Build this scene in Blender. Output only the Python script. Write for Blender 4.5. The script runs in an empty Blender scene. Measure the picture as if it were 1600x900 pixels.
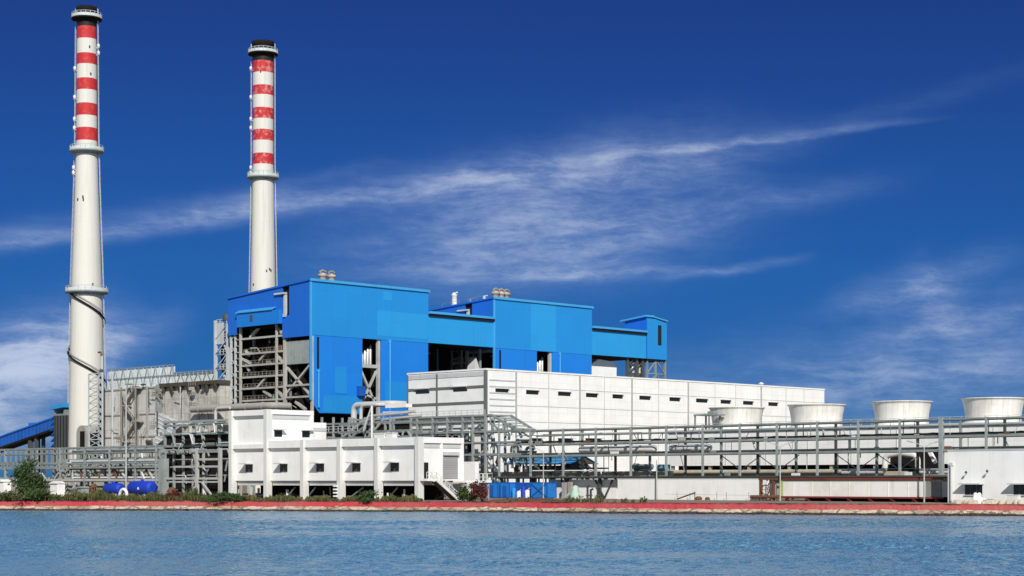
import bpy, math, random
from mathutils import Vector, noise as mnoise
random.seed(11)
SC = bpy.context.scene
COL = SC.collection
R2 = math.sqrt(0.5)
F = 2850.0          # focal length in photo pixels (1600 wide)
CAMZ = 4.5
HZ = 752.0          # horizon row in the photo

# ------------------------------------------------------------------ survey helpers
def tt(px): return (px - 800.0) / F
def oy(px, y):                      # where the sight line of a column meets a wall plane y = const
    t = tt(px); s = y / (R2 * (t + 1)); return s * R2 * (t - 1), s
def ox(px, x):                      # ... a wall plane x = const
    t = tt(px); s = x / (R2 * (t - 1)); return s * R2 * (t + 1), s
def zz(py, s): return CAMZ + (HZ - py) * s / F
def FY(px, py, y):
    x, s = oy(px, y); return x, zz(py, s)
def FX(px, py, x):
    y, s = ox(px, x); return y, zz(py, s)
def at(px, s, z=0.0):
    t = tt(px); return Vector((s * R2 * (t - 1), s * R2 * (t + 1), z))

# ------------------------------------------------------------------ mesh builder
class MB:
    def __init__(self): self.v = []; self.f = []; self.sm = []; self.mi = []; self.cur = 0
    def _add(self, vs, fs, smooth=False):
        n = len(self.v); self.v += [tuple(p) for p in vs]
        for f in fs:
            self.f.append([i + n for i in f]); self.sm.append(smooth); self.mi.append(self.cur)
        return self
    def box(self, x0, x1, y0, y1, z0, z1):
        if x0 > x1: x0, x1 = x1, x0
        if y0 > y1: y0, y1 = y1, y0
        if z0 > z1: z0, z1 = z1, z0
        vs = [(x0,y0,z0),(x1,y0,z0),(x1,y1,z0),(x0,y1,z0),(x0,y0,z1),(x1,y0,z1),(x1,y1,z1),(x0,y1,z1)]
        return self._add(vs, [(0,3,2,1),(4,5,6,7),(0,1,5,4),(1,2,6,5),(2,3,7,6),(3,0,4,7)])
    def bar(self, p, q, w=0.3, h=None):
        h = w if h is None else h
        p = Vector(p); q = Vector(q); d = (q - p)
        if d.length < 1e-6: return self
        d.normalize()
        up = Vector((0,0,1)) if abs(d.z) < 0.95 else Vector((0,1,0))
        a = d.cross(up).normalized() * (w / 2); b = a.cross(d).normalized() * (h / 2)
        vs = [p-a-b, p+a-b, p+a+b, p-a+b, q-a-b, q+a-b, q+a+b, q-a+b]
        return self._add(vs, [(0,1,2,3),(7,6,5,4),(0,4,5,1),(1,5,6,2),(2,6,7,3),(3,7,4,0)])
    def tube(self, pts, r, n=10, caps=True):
        pts = [Vector(p) for p in pts]; rings = []
        ref = None
        for i, p in enumerate(pts):
            if i == 0: d = pts[1] - p
            elif i == len(pts) - 1: d = p - pts[i-1]
            else: d = (pts[i+1] - p).normalized() + (p - pts[i-1]).normalized()
            d.normalize()
            if ref is None:
                ref = Vector((0,0,1)) if abs(d.z) < 0.9 else Vector((1,0,0))
            a = d.cross(ref)
            if a.length < 1e-4: a = d.cross(Vector((0,1,0.3)))
            a.normalize(); b = a.cross(d).normalized(); ref = b
            rr = r[i] if isinstance(r, (list, tuple)) else r
            rings.append([p + a*math.cos(2*math.pi*k/n)*rr + b*math.sin(2*math.pi*k/n)*rr for k in range(n)])
        vs = [v for rg in rings for v in rg]; fs = []
        for i in range(len(pts)-1):
            for k in range(n):
                fs.append((i*n+k, i*n+(k+1)%n, (i+1)*n+(k+1)%n, (i+1)*n+k))
        self._add(vs, fs, True)
        if caps:
            self._add(rings[0], [tuple(range(n))[::-1]]); self._add(rings[-1], [tuple(range(n))])
        return self
    def lathe(self, cx, cy, prof, n=32, caps=True):
        vs = []; fs = []
        for r, z in prof:
            for k in range(n):
                a = 2*math.pi*k/n; vs.append((cx + r*math.cos(a), cy + r*math.sin(a), z))
        for i in range(len(prof)-1):
            for k in range(n):
                fs.append((i*n+k, i*n+(k+1)%n, (i+1)*n+(k+1)%n, (i+1)*n+k))
        self._add(vs, fs, True)
        if caps:
            self._add(vs[:n], [tuple(range(n))[::-1]]); self._add(vs[-n:], [tuple(range(n))])
        return self
    def prism(self, poly, ext):
        e = Vector(ext); a = [Vector(p) for p in poly]; b = [p + e for p in a]; n = len(a)
        fs = [tuple(range(n))[::-1], tuple(range(n, 2*n))]
        for i in range(n): fs.append((i, (i+1) % n, n+(i+1) % n, n+i))
        return self._add(a + b, fs)
    def quad(self, *p): return self._add(p, [tuple(range(len(p)))])
    def rail(self, pts, h=1.1, step=1.5, w=0.07, mid=True):
        for p, q in zip(pts[:-1], pts[1:]):
            p = Vector(p); q = Vector(q); L = (q-p).length; n = max(1, round(L/step)); up = Vector((0,0,h))
            self.bar(p+up, q+up, w)
            if mid: self.bar(p+up*0.5, q+up*0.5, w*0.8)
            for i in range(n+1):
                a = p.lerp(q, i/n); self.bar(a, a+up, w)
        return self
    def build(self, name, mats, parent=None, off=(0,0,0)):
        me = bpy.data.meshes.new(name); o = Vector(off)
        me.from_pydata([tuple(Vector(v)-o) for v in self.v], [], self.f)
        for m in (mats if isinstance(mats, (list, tuple)) else [mats]): me.materials.append(m)
        me.polygons.foreach_set('use_smooth', self.sm)
        me.polygons.foreach_set('material_index', self.mi)
        me.update()
        import bmesh
        bm = bmesh.new(); bm.from_mesh(me); bmesh.ops.recalc_face_normals(bm, faces=bm.faces) ; bm.to_mesh(me); bm.free()
        ob = bpy.data.objects.new(name, me); COL.objects.link(ob)
        if parent is not None: ob.parent = parent
        return ob

def props(o, label, cat, group=None, kind=None):
    if label: o['label'] = label
    if cat: o['category'] = cat
    if group: o['group'] = group
    if kind: o['kind'] = kind
    return o
class Thing:
    def __init__(self, name, label, cat, loc, group=None):
        self.o = bpy.data.objects.new(name, None); COL.objects.link(self.o)
        self.o.empty_display_size = 0.5
        self.loc = Vector(loc); self.o.location = self.loc; props(self.o, label, cat, group)
    def part(self, name, mb, m, parent=None, label=None):
        ob = mb.build(name, m, parent or self.o, self.loc)
        if label: ob['label'] = label
        return ob
def solo(name, label, cat, mb, m, loc, group=None):
    o = mb.build(name, m, None, loc); o.location = Vector(loc); return props(o, label, cat, group)
def dup(root, delta, label, group=None):
    def cp(o, par):
        c = o.copy(); COL.objects.link(c); c.parent = par
        for ch in o.children: cp(ch, c)
        return c
    r = cp(root, None); r.location = root.location + Vector(delta); r['label'] = label
    if group: r['group'] = group
    return r

# ------------------------------------------------------------------ materials
class NT:
    def __init__(self, nt): self.nt = nt
    def n(self, t, **kw):
        x = self.nt.nodes.new(t)
        for k, v in kw.items(): setattr(x, k, v)
        return x
    def link(self, a, b): self.nt.links.new(a, b)
    def m(self, op, a, b=None, c=None, clamp=False):
        x = self.n('ShaderNodeMath', operation=op, use_clamp=clamp)
        for i, v in enumerate((a, b, c)):
            if v is None: continue
            if hasattr(v, 'is_output'): self.link(v, x.inputs[i])
            else: x.inputs[i].default_value = v
        return x.outputs[0]
    def ss(self, v, lo, hi):                     # smoothstep
        x = self.n('ShaderNodeMapRange', interpolation_type='SMOOTHSTEP')
        self.link(v, x.inputs['Value']); x.inputs['From Min'].default_value = lo; x.inputs['From Max'].default_value = hi
        return x.outputs['Result']
    def mix(self, f, a, b, blend='MIX'):
        x = self.n('ShaderNodeMix', data_type='RGBA', blend_type=blend)
        if hasattr(f, 'is_output'): self.link(f, x.inputs[0])
        else: x.inputs[0].default_value = f
        for i, v in ((6, a), (7, b)):
            if hasattr(v, 'is_output'): self.link(v, x.inputs[i])
            else: x.inputs[i].default_value = (v[0], v[1], v[2], 1)
        return x.outputs[2]
    def noise(self, vec, scale, detail=4, rough=0.55, dist=0.0):
        x = self.n('ShaderNodeTexNoise'); self.link(vec, x.inputs['Vector'])
        x.inputs['Scale'].default_value = scale; x.inputs['Detail'].default_value = detail
        x.inputs['Roughness'].default_value = rough; x.inputs['Distortion'].default_value = dist
        return x.outputs['Fac']
    def mapv(self, vec, sc=(1,1,1), loc=(0,0,0), rot=(0,0,0)):
        x = self.n('ShaderNodeMapping'); self.link(vec, x.inputs[0])
        x.inputs['Scale'].default_value = sc; x.inputs['Location'].default_value = loc; x.inputs['Rotation'].default_value = rot
        return x.outputs[0]

def new_mat(name):
    m = bpy.data.materials.new(name); m.use_nodes = True
    g = NT(m.node_tree); b = m.node_tree.nodes['Principled BSDF']
    return m, g, b
def mat(name, col, rough=0.6, metal=0.0, dirt=0.25, dirtcol=None, scale=0.35, streak=True, panel=None, pvar=0.05, seam=0.12, spec=0.3, bump=0.0, rib=0.0, runs=None):
    """weathered paint / concrete / steel: blotches, vertical rain streaks, optional cladding panels"""
    m, g, b = new_mat(name)
    pos = g.n('ShaderNodeNewGeometry').outputs['Position']
    dc = dirtcol or tuple(c*0.45 for c in col)
    n1 = g.ss(g.noise(pos, scale, 5, 0.6), 0.42, 0.75)
    c = g.mix(g.m('MULTIPLY', n1, dirt), col, dc)
    if streak:
        n2 = g.ss(g.noise(g.mapv(pos, (1.3, 1.3, 0.09)), 1.0, 5, 0.65), 0.5, 0.78)
        c = g.mix(g.m('MULTIPLY', n2, dirt), c, dc)
    if panel:
        sx = g.n('ShaderNodeSeparateXYZ'); g.link(pos, sx.inputs[0])
        u = g.m('DIVIDE', g.m('ADD', sx.outputs[0], sx.outputs[1]), panel[0]); w = g.m('DIVIDE', sx.outputs[2], panel[1])
        cx = g.n('ShaderNodeCombineXYZ'); g.link(g.m('FLOOR', u), cx.inputs[0]); g.link(g.m('FLOOR', w), cx.inputs[1])
        wn = g.n('ShaderNodeTexWhiteNoise'); g.link(cx.outputs[0], wn.inputs[0])
        val = g.m('ADD', g.m('MULTIPLY', wn.outputs['Value'], 2*pvar), 1 - pvar)
        fu = g.m('FRACT', u); fw = g.m('FRACT', w)
        su = g.m('LESS_THAN', fu, 0.14/panel[0]); sw = g.m('LESS_THAN', fw, 0.12/panel[1])
        sv = g.m('MULTIPLY', g.m('MAXIMUM', su, sw), seam)
        val = g.m('MULTIPLY', val, g.m('SUBTRACT', 1.0, sv))
        hsv = g.n('ShaderNodeHueSaturation'); g.link(c, hsv.inputs['Color']); g.link(val, hsv.inputs['Value']); c = hsv.outputs[0]
    if runs:                                     # rust and grime runs, thin and vertical
        r_ = g.ss(g.noise(g.mapv(pos, (2.6, 2.6, .07), loc=(4, 1, 0)), 1.0, 6, .7), .60, .74)
        c = g.mix(g.m('MULTIPLY', r_, runs[1]), c, runs[0])
    if rib:
        sr = g.n('ShaderNodeSeparateXYZ'); g.link(pos, sr.inputs[0])
        hgt = g.m('SINE', g.m('MULTIPLY', g.m('ADD', sr.outputs[0], sr.outputs[1]), 2*math.pi/rib))
        bp = g.n('ShaderNodeBump'); bp.inputs['Strength'].default_value = .08; bp.inputs['Distance'].default_value = .05
        g.link(g.m('ADD', hgt, g.m('MULTIPLY', g.noise(pos, .35, 4, .6), 2.0)), bp.inputs['Height']); g.link(bp.outputs[0], b.inputs['Normal'])
    g.link(c, b.inputs['Base Color'])
    b.inputs['Roughness'].default_value = rough; b.inputs['Metallic'].default_value = metal
    b.inputs['Specular IOR Level'].default_value = spec
    if bump:
        bp = g.n('ShaderNodeBump'); bp.inputs['Strength'].default_value = bump; bp.inputs['Distance'].default_value = 0.1
        g.link(g.noise(pos, 1.7, 6, 0.7), bp.inputs['Height']); g.link(bp.outputs[0], b.inputs['Normal'])
    return m

M = {}
M['white'] = mat('white_paint', (.85,.85,.83), .6, dirt=.22, dirtcol=(.50,.47,.42), runs=((.40,.36,.31), .24))
M['white_clad'] = mat('white_cladding', (.86,.86,.84), .5, dirt=.14, dirtcol=(.50,.47,.42), panel=(2.6,1.5), pvar=.03, seam=.08, runs=((.50,.46,.41), .20))
M['column_white'] = mat('column_paint', (.66,.66,.64), .6, dirt=.2, dirtcol=(.42,.40,.36))
M['dusty'] = mat('dusty_steel', (.30,.265,.215), .8, dirt=.5, dirtcol=(.13,.10,.075))
M['grey_trim'] = mat('grey_trim', (.15,.155,.15), .6, dirt=.2)
M['pale_trim'] = mat('pale_trim', (.55,.56,.55), .6, dirt=.2)
M['seam'] = mat('seam_grey', (.42,.43,.42), .6, dirt=.3)
M['blue'] = mat('blue_cladding', (.016,.245,.62), .5, dirt=.14, dirtcol=(.016,.18,.50), scale=.12, panel=(4.0,5.4), pvar=.022, seam=.05, rib=.9, runs=((.045,.10,.22), .35))
M['blue_lower'] = mat('deep_blue_cladding', (.012,.200,.66), .5, dirt=.14, dirtcol=(.012,.15,.52), scale=.12, panel=(4.0,5.4), pvar=.022, seam=.05, rib=.9, runs=((.045,.10,.22), .35))
M['blue_front'] = mat('shaded_blue_cladding', (.012,.14,.60), .5, dirt=.2, dirtcol=(.012,.10,.45), scale=.12, panel=(2.6,6.0), pvar=.03, seam=.06, rib=.9, runs=((.045,.10,.22), .35))  # darker copy of the blue: the front wall's shade put into colour
M['blue_light'] = mat('faded_blue_cladding', (.022,.295,.65), .5, dirt=.2, dirtcol=(.018,.24,.60), scale=.2, panel=(4.0,5.4), pvar=.02, seam=.05, rib=.9, runs=((.045,.10,.22), .35))
M['sky_trim'] = mat('pale_blue_trim', (.06,.34,.66), .5, dirt=.2)
M['conveyor_blue'] = mat('conveyor_blue', (.014,.10,.42), .5, dirt=.25, panel=(3,2), pvar=.08)
M['tank_blue'] = mat('tank_blue', (.010,.045,.46), .6, dirt=.4, dirtcol=(.02,.04,.20))
M['box_blue'] = mat('container_blue', (.02,.20,.58), .5, dirt=.35, dirtcol=(.03,.10,.25))
M['dark'] = mat('dark_interior', (.014,.013,.012), .9, dirt=.5, dirtcol=(.03,.018,.012), spec=.1)  # near-black: interior shade put into the colour; also used on dark fittings
M['glass'] = mat('dark_window', (.010,.012,.014), .25, dirt=0, streak=False, spec=.5)
M['steel'] = mat('pale_grey_steel', (.44,.45,.43), .55, dirt=.35, dirtcol=(.20,.17,.14))
M['boiler_steel'] = mat('primer_grey_steel', (.44,.43,.40), .6, dirt=.45, dirtcol=(.22,.17,.13))
M['rack_steel'] = mat('grey_green_steel', (.31,.345,.34), .5, dirt=.35, dirtcol=(.08,.09,.09))
M['rack_beam'] = mat('dark_and_shaded_steel', (.07,.08,.08), .6, dirt=.4, dirtcol=(.02,.02,.02))  # darker rack steel: shade of the rear members put into colour
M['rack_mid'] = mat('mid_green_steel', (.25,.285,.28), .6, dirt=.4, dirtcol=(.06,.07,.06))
M['rust'] = mat('rusty_steel', (.16,.075,.04), .8, dirt=.5, dirtcol=(.06,.03,.02))
M['brick_red'] = mat('oxide_red_paint', (.20,.035,.03), .7, dirt=.4)
M['silver'] = mat('aluminium_lagging', (.62,.62,.60), .38, metal=.55, dirt=.25, dirtcol=(.3,.29,.27), streak=False)
M['lagging_white'] = mat('white_lagging', (.72,.72,.70), .5, dirt=.25, dirtcol=(.45,.42,.38))
M['concrete'] = mat('grey_concrete', (.36,.345,.32), .85, dirt=.4, dirtcol=(.19,.17,.15), bump=.3)
M['beige_conc'] = mat('beige_concrete', (.46,.42,.33), .85, dirt=.5, dirtcol=(.18,.15,.11), bump=.3)
M['esp'] = mat('grey_casing', (.58,.57,.545), .7, dirt=.40, dirtcol=(.22,.19,.15), panel=(3.0,4.0), pvar=.07, seam=.25, runs=((.16,.125,.09), .6))
M['stained'] = mat('stained_white_basin', (.82,.81,.77), .75, dirt=.32, dirtcol=(.34,.27,.17), scale=.25)
M['basin_grey'] = mat('grey_basin_end', (.26,.27,.25), .8, dirt=.5, dirtcol=(.14,.14,.11))  # darker grey for one end panel of the basin
M['lime'] = mat('lime_paint', (.40,.50,.16), .7, dirt=.4)
M['trunk'] = mat('bark', (.10,.075,.05), .9, dirt=.4)
def rock_mat():
    m, g, b = new_mat('pale_rock'); pos = g.n('ShaderNodeNewGeometry').outputs['Position']
    sx = g.n('ShaderNodeSeparateXYZ'); g.link(pos, sx.inputs[0])
    a = g.ss(g.noise(pos, .5, 6, .7), .42, .72); k = g.ss(g.noise(pos, .12, 4, .6), .45, .62)
    vo = g.n('ShaderNodeTexVoronoi', feature='DISTANCE_TO_EDGE'); g.link(g.mapv(pos, (.42,.42,.9)), vo.inputs['Vector']); vo.inputs['Scale'].default_value = 1.0
    crack = g.m('SUBTRACT', 1.0, g.ss(vo.outputs['Distance'], .02, .09))
    c = g.mix(k, (.60,.50,.37), (.42,.32,.21)); c = g.mix(g.m('MULTIPLY', a, .55), c, (.20,.15,.10)); c = g.mix(g.m('MULTIPLY', crack, .75), c, (.10,.075,.05))
    wet = g.m('ADD', sx.outputs[2], g.m('MULTIPLY', g.noise(pos, .35, 4, .6), -.55))     # tide mark
    c = g.mix(g.m('SUBTRACT', 1.0, g.ss(wet, -.04, .12)), c, (.045,.036,.026))
    g.link(c, b.inputs['Base Color']); b.inputs['Roughness'].default_value = .9
    bp = g.n('ShaderNodeBump'); bp.inputs['Strength'].default_value = .6; bp.inputs['Distance'].default_value = .15
    g.link(g.noise(pos, 1.6, 6, .7), bp.inputs['Height']); g.link(bp.outputs[0], b.inputs['Normal'])
    return m
M['rock'] = rock_mat()
M['stone'] = mat('pale_stone', (.55,.48,.38), .9, dirt=.5, dirtcol=(.25,.19,.13), scale=.6, bump=.5)
M['esp2'] = mat('weathered_casing', (.50,.485,.44), .8, dirt=.5, dirtcol=(.17,.145,.11), scale=.5, panel=(2.4,3.2), pvar=.09, seam=.3, runs=((.10,.075,.05), .7))
M['pipe_grey'] = mat('grey_lagging', (.55,.55,.53), .5, dirt=.4, dirtcol=(.28,.26,.23))
M['tan'] = mat('tan_sheet', (.50,.42,.33), .7, dirt=.5, dirtcol=(.16,.11,.08))
M['soot'] = mat('soot_and_shade_steel', (.075,.062,.05), .85, dirt=.5, dirtcol=(.03,.025,.02))  # soot colour; also puts shade into the stair underside and shed gable
M['shutter'] = mat('grey_shutter', (.34,.34,.34), .5, dirt=.1, panel=(50,.35), pvar=.06, seam=.25)
M['fan_white'] = mat('fan_stack_fibreglass', (.76,.74,.69), .5, dirt=.5, dirtcol=(.45,.40,.33), runs=((.36,.32,.26), .5), panel=(1.2,60), pvar=.05, seam=.14)
M['lattice'] = mat('pale_lattice_steel', (.52,.56,.57), .55, dirt=.35, dirtcol=(.28,.27,.25))

def leaf_mat(name, c1, c2, c3):
    m, g, b = new_mat(name)
    pos = g.n('ShaderNodeNewGeometry').outputs['Position']
    f = g.ss(g.noise(pos, 1.1, 4, .6), .35, .7); f2 = g.ss(g.noise(pos, 6.0, 2, .6), .4, .7)
    c = g.mix(g.m('MULTIPLY', f2, .6), g.mix(f, c1, c2), c3)
    g.link(c, b.inputs['Base Color']); b.inputs['Roughness'].default_value = .65; b.inputs['Specular IOR Level'].default_value = .25
    return m
M['leaf'] = leaf_mat('dark_leaf', (.022,.045,.012), (.045,.085,.022), (.075,.11,.03))
M['leaf_dry'] = leaf_mat('dry_weed', (.09,.095,.03), (.16,.14,.05), (.06,.075,.025))
M['leaf_weed'] = leaf_mat('weed_green', (.04,.06,.018), (.085,.10,.03), (.13,.12,.045))
M['leaf_red'] = leaf_mat('red_leaf', (.08,.022,.018), (.15,.03,.03), (.05,.035,.018))

def band_mat(name, bands, faded=0.0):
    """painted stack: hard-edged paint bands by height, worn red paint, soot on the crown"""
    m, g, b = new_mat(name)
    pos = g.n('ShaderNodeNewGeometry').outputs['Position']
    sx = g.n('ShaderNodeSeparateXYZ'); g.link(pos, sx.inputs[0]); z = sx.outputs[2]
    stain = g.ss(g.noise(g.mapv(pos, (1.1,1.1,.05)), 1.0, 5, .65), .5, .8)
    blot = g.ss(g.noise(pos, .25, 4, .6), .45, .75)
    c = g.mix(g.m('MULTIPLY', stain, .50), (.655,.637,.585), (.44,.39,.32)); st2 = g.ss(g.noise(g.mapv(pos, (2.4,2.4,.04), loc=(3,3,0)), 1.0, 6, .7), .58, .75); c = g.mix(g.m('MULTIPLY', st2, .30), c, (.30,.26,.21))
    c = g.mix(g.m('MULTIPLY', blot, .10), c, (.55,.50,.44))
    wear = g.ss(g.noise(pos, .9, 6, .7), .52 - faded*.06, .62)
    red = g.mix(g.m('MULTIPLY', wear, .15 + faded), (.50,.030,.032), (.60,.36,.34))
    for z0, z1, kind in bands:
        f = g.m('MULTIPLY', g.m('GREATER_THAN', z, z0), g.m('LESS_THAN', z, z1))
        c = g.mix(f, c, red if kind == 'r' else (.018,.016,.014))
    g.link(c, b.inputs['Base Color']); b.inputs['Roughness'].default_value = .6; b.inputs['Specular IOR Level'].default_value = .25
    return m

# ------------------------------------------------------------------ camera, sun, sky
cam = bpy.data.objects.new('camera', bpy.data.cameras.new('camera')); COL.objects.link(cam)
cam.location = (0, 0, CAMZ); cam.rotation_euler = (math.radians(90), 0, math.radians(45))
cam.data.sensor_width = 36.0; cam.data.lens = 36.0*F/1600.0
cam.data.shift_y = (HZ - 450.0)/1600.0
cam.data.clip_start = .5; cam.data.clip_end = 30000
SC.camera = cam
EL = math.radians(33); H = Vector((.79, -.61)).normalized()
sundir = Vector((H.x*math.cos(EL), H.y*math.cos(EL), math.sin(EL)))
sl = bpy.data.lights.new('sun', 'SUN'); sl.energy = 4.6; sl.angle = math.radians(.53); sl.color = (1, .955, .88)
so = bpy.data.objects.new('sun', sl); COL.objects.link(so); so.location = (0, 0, 200)
so.rotation_euler = sundir.to_track_quat('Z', 'Y').to_euler()

W = bpy.data.worlds.new('World'); SC.world = W; W.use_nodes = True
g = NT(W.node_tree); bg = W.node_tree.nodes['Background']
sky = g.n('ShaderNodeTexSky', sky_type='NISHITA'); sky.sun_disc = False
sky.sun_elevation = EL; sky.sun_rotation = math.atan2(H.x, H.y)
sky.altitude = 0; sky.air_density = 1.0; sky.dust_density = 0.0; sky.ozone_density = 3.0
d = g.n('ShaderNodeTexCoord').outputs['Generated']
sep = g.n('ShaderNodeSeparateXYZ'); g.link(d, sep.inputs[0])
hor = g.m('SQRT', g.m('ADD', g.m('MULTIPLY', sep.outputs[0], sep.outputs[0]), g.m('MULTIPLY', sep.outputs[1], sep.outputs[1])))
el = g.m('MULTIPLY', g.m('ARCTAN2', sep.outputs[2], hor), 180/math.pi)
# azimuth measured from the north-west quarter of the site
rx = g.m('MULTIPLY', g.m('ADD', sep.outputs[0], sep.outputs[1]), R2); ry = g.m('MULTIPLY', g.m('SUBTRACT', sep.outputs[1], sep.outputs[0]), R2)
az = g.m('MULTIPLY', g.m('ARCTAN2', rx, ry), 180/math.pi)
cv = g.n('ShaderNodeCombineXYZ'); g.link(az, cv.inputs[0]); g.link(el, cv.inputs[1]); AE = cv.outputs[0]
# deep, polarised blue: filter the physical sky
ramp = g.n('ShaderNodeValToRGB'); g.link(g.m('DIVIDE', el, 30.0, clamp=True), ramp.inputs[0])
cr = ramp.color_ramp
cr.elements[0].position = 0.0; cr.elements[0].color = (.025,.12,.36,1)
cr.elements[1].position = 1.0; cr.elements[1].color = (.10,.20,.45,1)
for p, c in ((.157,(.027,.125,.36)),(.213,(.032,.138,.369)),(.32,(.038,.132,.355)),(.48,(.046,.106,.315)),(.60,(.05,.11,.32))):
    e = cr.elements.new(p); e.color = (*c, 1)
# out of view and overhead the sky is made paler for neutral ambient light
away = g.m('MAXIMUM', g.ss(g.m('ABSOLUTE', az), 24, 60), g.ss(el, 22, 50))
tint = g.mix(away, ramp.outputs[0], (.40, .44, .50))
col = g.mix(1.0, sky.outputs[0], tint, 'MULTIPLY')
# cirrus
def pe(px, py):
    u = (px-800)/F; v = (HZ-py)/F
    return math.degrees(math.atan(u)), math.degrees(math.atan2(v, math.hypot(1, u)))
warp = g.n('ShaderNodeTexNoise'); g.link(AE, warp.inputs['Vector']); warp.inputs['Scale'].default_value = .45; warp.inputs['Detail'].default_value = 3
wv = g.n('ShaderNodeVectorMath', operation='MULTIPLY_ADD'); g.link(warp.outputs['Color'], wv.inputs[0])
wv.inputs[1].default_value = (.9, .55, 0); g.link(AE, wv.inputs[2]); AW = wv.outputs[0]
ang = math.radians(9)
fib = g.noise(g.mapv(AW, (.25, 1.7, 1), rot=(0, 0, -ang)), 1.0, 9, .66)
fine = g.noise(g.mapv(AW, (1.6, 5.0, 1), loc=(3, 7, 0), rot=(0, 0, -ang*1.5)), 1.0, 8, .72)
puff = g.noise(g.mapv(AW, (.40, .8, 1), loc=(9, 2, 0), rot=(0, 0, -ang)), 1.0, 8, .66)
tex = g.m('ADD', g.m('ADD', g.m('MULTIPLY', fib, .50), g.m('MULTIPLY', fine, .22)), g.m('MULTIPLY', puff, .40))
tex = g.ss(tex, .38, .84)
tex = g.m('ADD', g.m('MULTIPLY', tex, 1.0), .22)
ssx = g.n('ShaderNodeSeparateXYZ'); g.link(AW, ssx.inputs[0])
aw0 = g.m('SUBTRACT', ssx.outputs[0], .45); ew0 = g.m('SUBTRACT', ssx.outputs[1], .275)
def blob(p, q, half, amp, soft=.25, sharp=None):
    """a streak of cloud between two bearings: gaussian across, faded at both ends"""
    (a0, e0), (a1, e1) = pe(*p), pe(*q); w = half/F*57.3
    L = math.hypot(a1-a0, e1-e0); ux, uy = (a1-a0)/L, (e1-e0)/L
    da = g.m('SUBTRACT', aw0, a0); de = g.m('SUBTRACT', ew0, e0)
    al = g.m('DIVIDE', g.m('ADD', g.m('MULTIPLY', da, ux), g.m('MULTIPLY', de, uy)), L)
    pr = g.m('DIVIDE', g.m('SUBTRACT', g.m('MULTIPLY', de, ux), g.m('MULTIPLY', da, uy)), w)
    if sharp:                                   # crisp lower edge, feathered upper one
        pr = g.m('MULTIPLY', pr, g.m('ADD', 1.0, g.m('MULTIPLY', g.m('LESS_THAN', pr, 0.0), sharp)))
    gz = g.m('EXPONENT', g.m('MULTIPLY', g.m('MULTIPLY', pr, pr), -1.0))
    en = g.m('MULTIPLY', g.ss(al, -soft, soft), g.m('SUBTRACT', 1.0, g.ss(al, 1-soft, 1+soft)))
    return g.m('MULTIPLY', g.m('MULTIPLY', gz, en), amp)
strokes = [((-160,400),(430,322),24,.72,.2,.8), ((330,340),(860,262),24,.62,.3,.8), ((600,312),(1160,238),36,.58,.35,.9),
           ((960,247),(1370,198),8,.70,.35,1), ((1200,222),(1600,110),14,.11,.4,0),
           ((560,410),(1080,325),62,.66,.45,0), ((700,425),(1040,385),42,.50,.4,0), ((640,330),(1120,260),60,.26,.4,0), ((820,430),(1060,420),9,.55,.3,0), ((1050,432),(1240,406),7,.55,.3,0),
           ((1010,345),(1350,292),20,.34,.4,0), ((380,300),(580,260),10,.24,.4,0), ((860,240),(1080,190),30,.20,.5,0), ((560,350),(1100,300),70,.14,.4,0),
           ((1330,470),(1540,410),22,.60,.5,0), ((1430,420),(1490,500),32,.50,.5,0), ((1380,500),(1600,470),40,.26,.5,0),
           ((980,640),(1680,520),70,.42,.35,0), ((1200,630),(1720,560),64,.46,.35,0), ((1420,520),(1680,465),14,.32,.4,0),
           ((-120,640),(160,530),56,2.0,.35,0), ((60,560),(255,505),30,.60,.45,0), ((-60,570),(80,545),50,.5,.5,0), ((-100,700),(170,660),34,.8,.4,0)]
dens = None
for s_ in strokes:
    b_ = blob(*s_); dens = b_ if dens is None else g.m('ADD', dens, b_)
gen = g.m('MULTIPLY', g.ss(puff, .38, .80), away)     # unseen cirrus added outside the view for a neutral ambient light
dens = g.m('ADD', dens, g.m('MULTIPLY', gen, .7))
cf = g.m('MULTIPLY', dens, tex); cf = g.m('MINIMUM', g.m('DIVIDE', cf, g.m('ADD', 1.0, g.m('MULTIPLY', cf, .55))), .9)
cw_ = g.mix(away, g.mix(g.ss(cf, .15, .75), (2.1, 3.1, 5.5), (4.6, 5.3, 6.8)), (5.2, 5.4, 5.8))
col = g.mix(cf, col, cw_)
g.link(col, bg.inputs[0]); bg.inputs[1].default_value = .12

SC.view_settings.view_transform = 'Standard'; SC.view_settings.look = 'None'; SC.view_settings.gamma = 1; SC.view_settings.exposure = 0.0
SC.view_settings.use_curve_mapping = False
SC.cycles.max_bounces = 6

# ------------------------------------------------------------------ ground, water, shore
GZ = 1.5
shore_px = [(-900,292),(-300,284),(0,281),(360,276),(655,268),(1000,252),(1300,243),(1600,235),(2100,222),(2800,210)]
def shore_s(px):
    for (p0, s0), (p1, s1) in zip(shore_px[:-1], shore_px[1:]):
        if p0 <= px <= p1: return s0 + (s1-s0)*(px-p0)/(p1-p0)
    return shore_px[-1][1]
def shore_pt(px, back=0.0, z=0.0, jit=0.0):
    return at(px, shore_s(px) + back + jit, z)
FWD = Vector((-R2, R2, 0)); RGT = Vector((R2, R2, 0))
mb = MB()
pxs = list(range(-900, 2801, 50))
front = [shore_pt(p, 2.2, GZ) for p in pxs]
ext = 7000
fl = front[0] - RGT*6000; fr = front[-1] + RGT*6000
row0 = [fl] + front + [fr]
row1 = [p + FWD*60 for p in row0]; row2 = [p + FWD*ext for p in row0]
n = len(row0)
mb._add(row0+row1+row2, [(i, i+1, n+i+1, n+i) for i in range(n-1)] + [(n+i, n+i+1, 2*n+i+1, 2*n+i) for i in range(n-1)])
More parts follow.
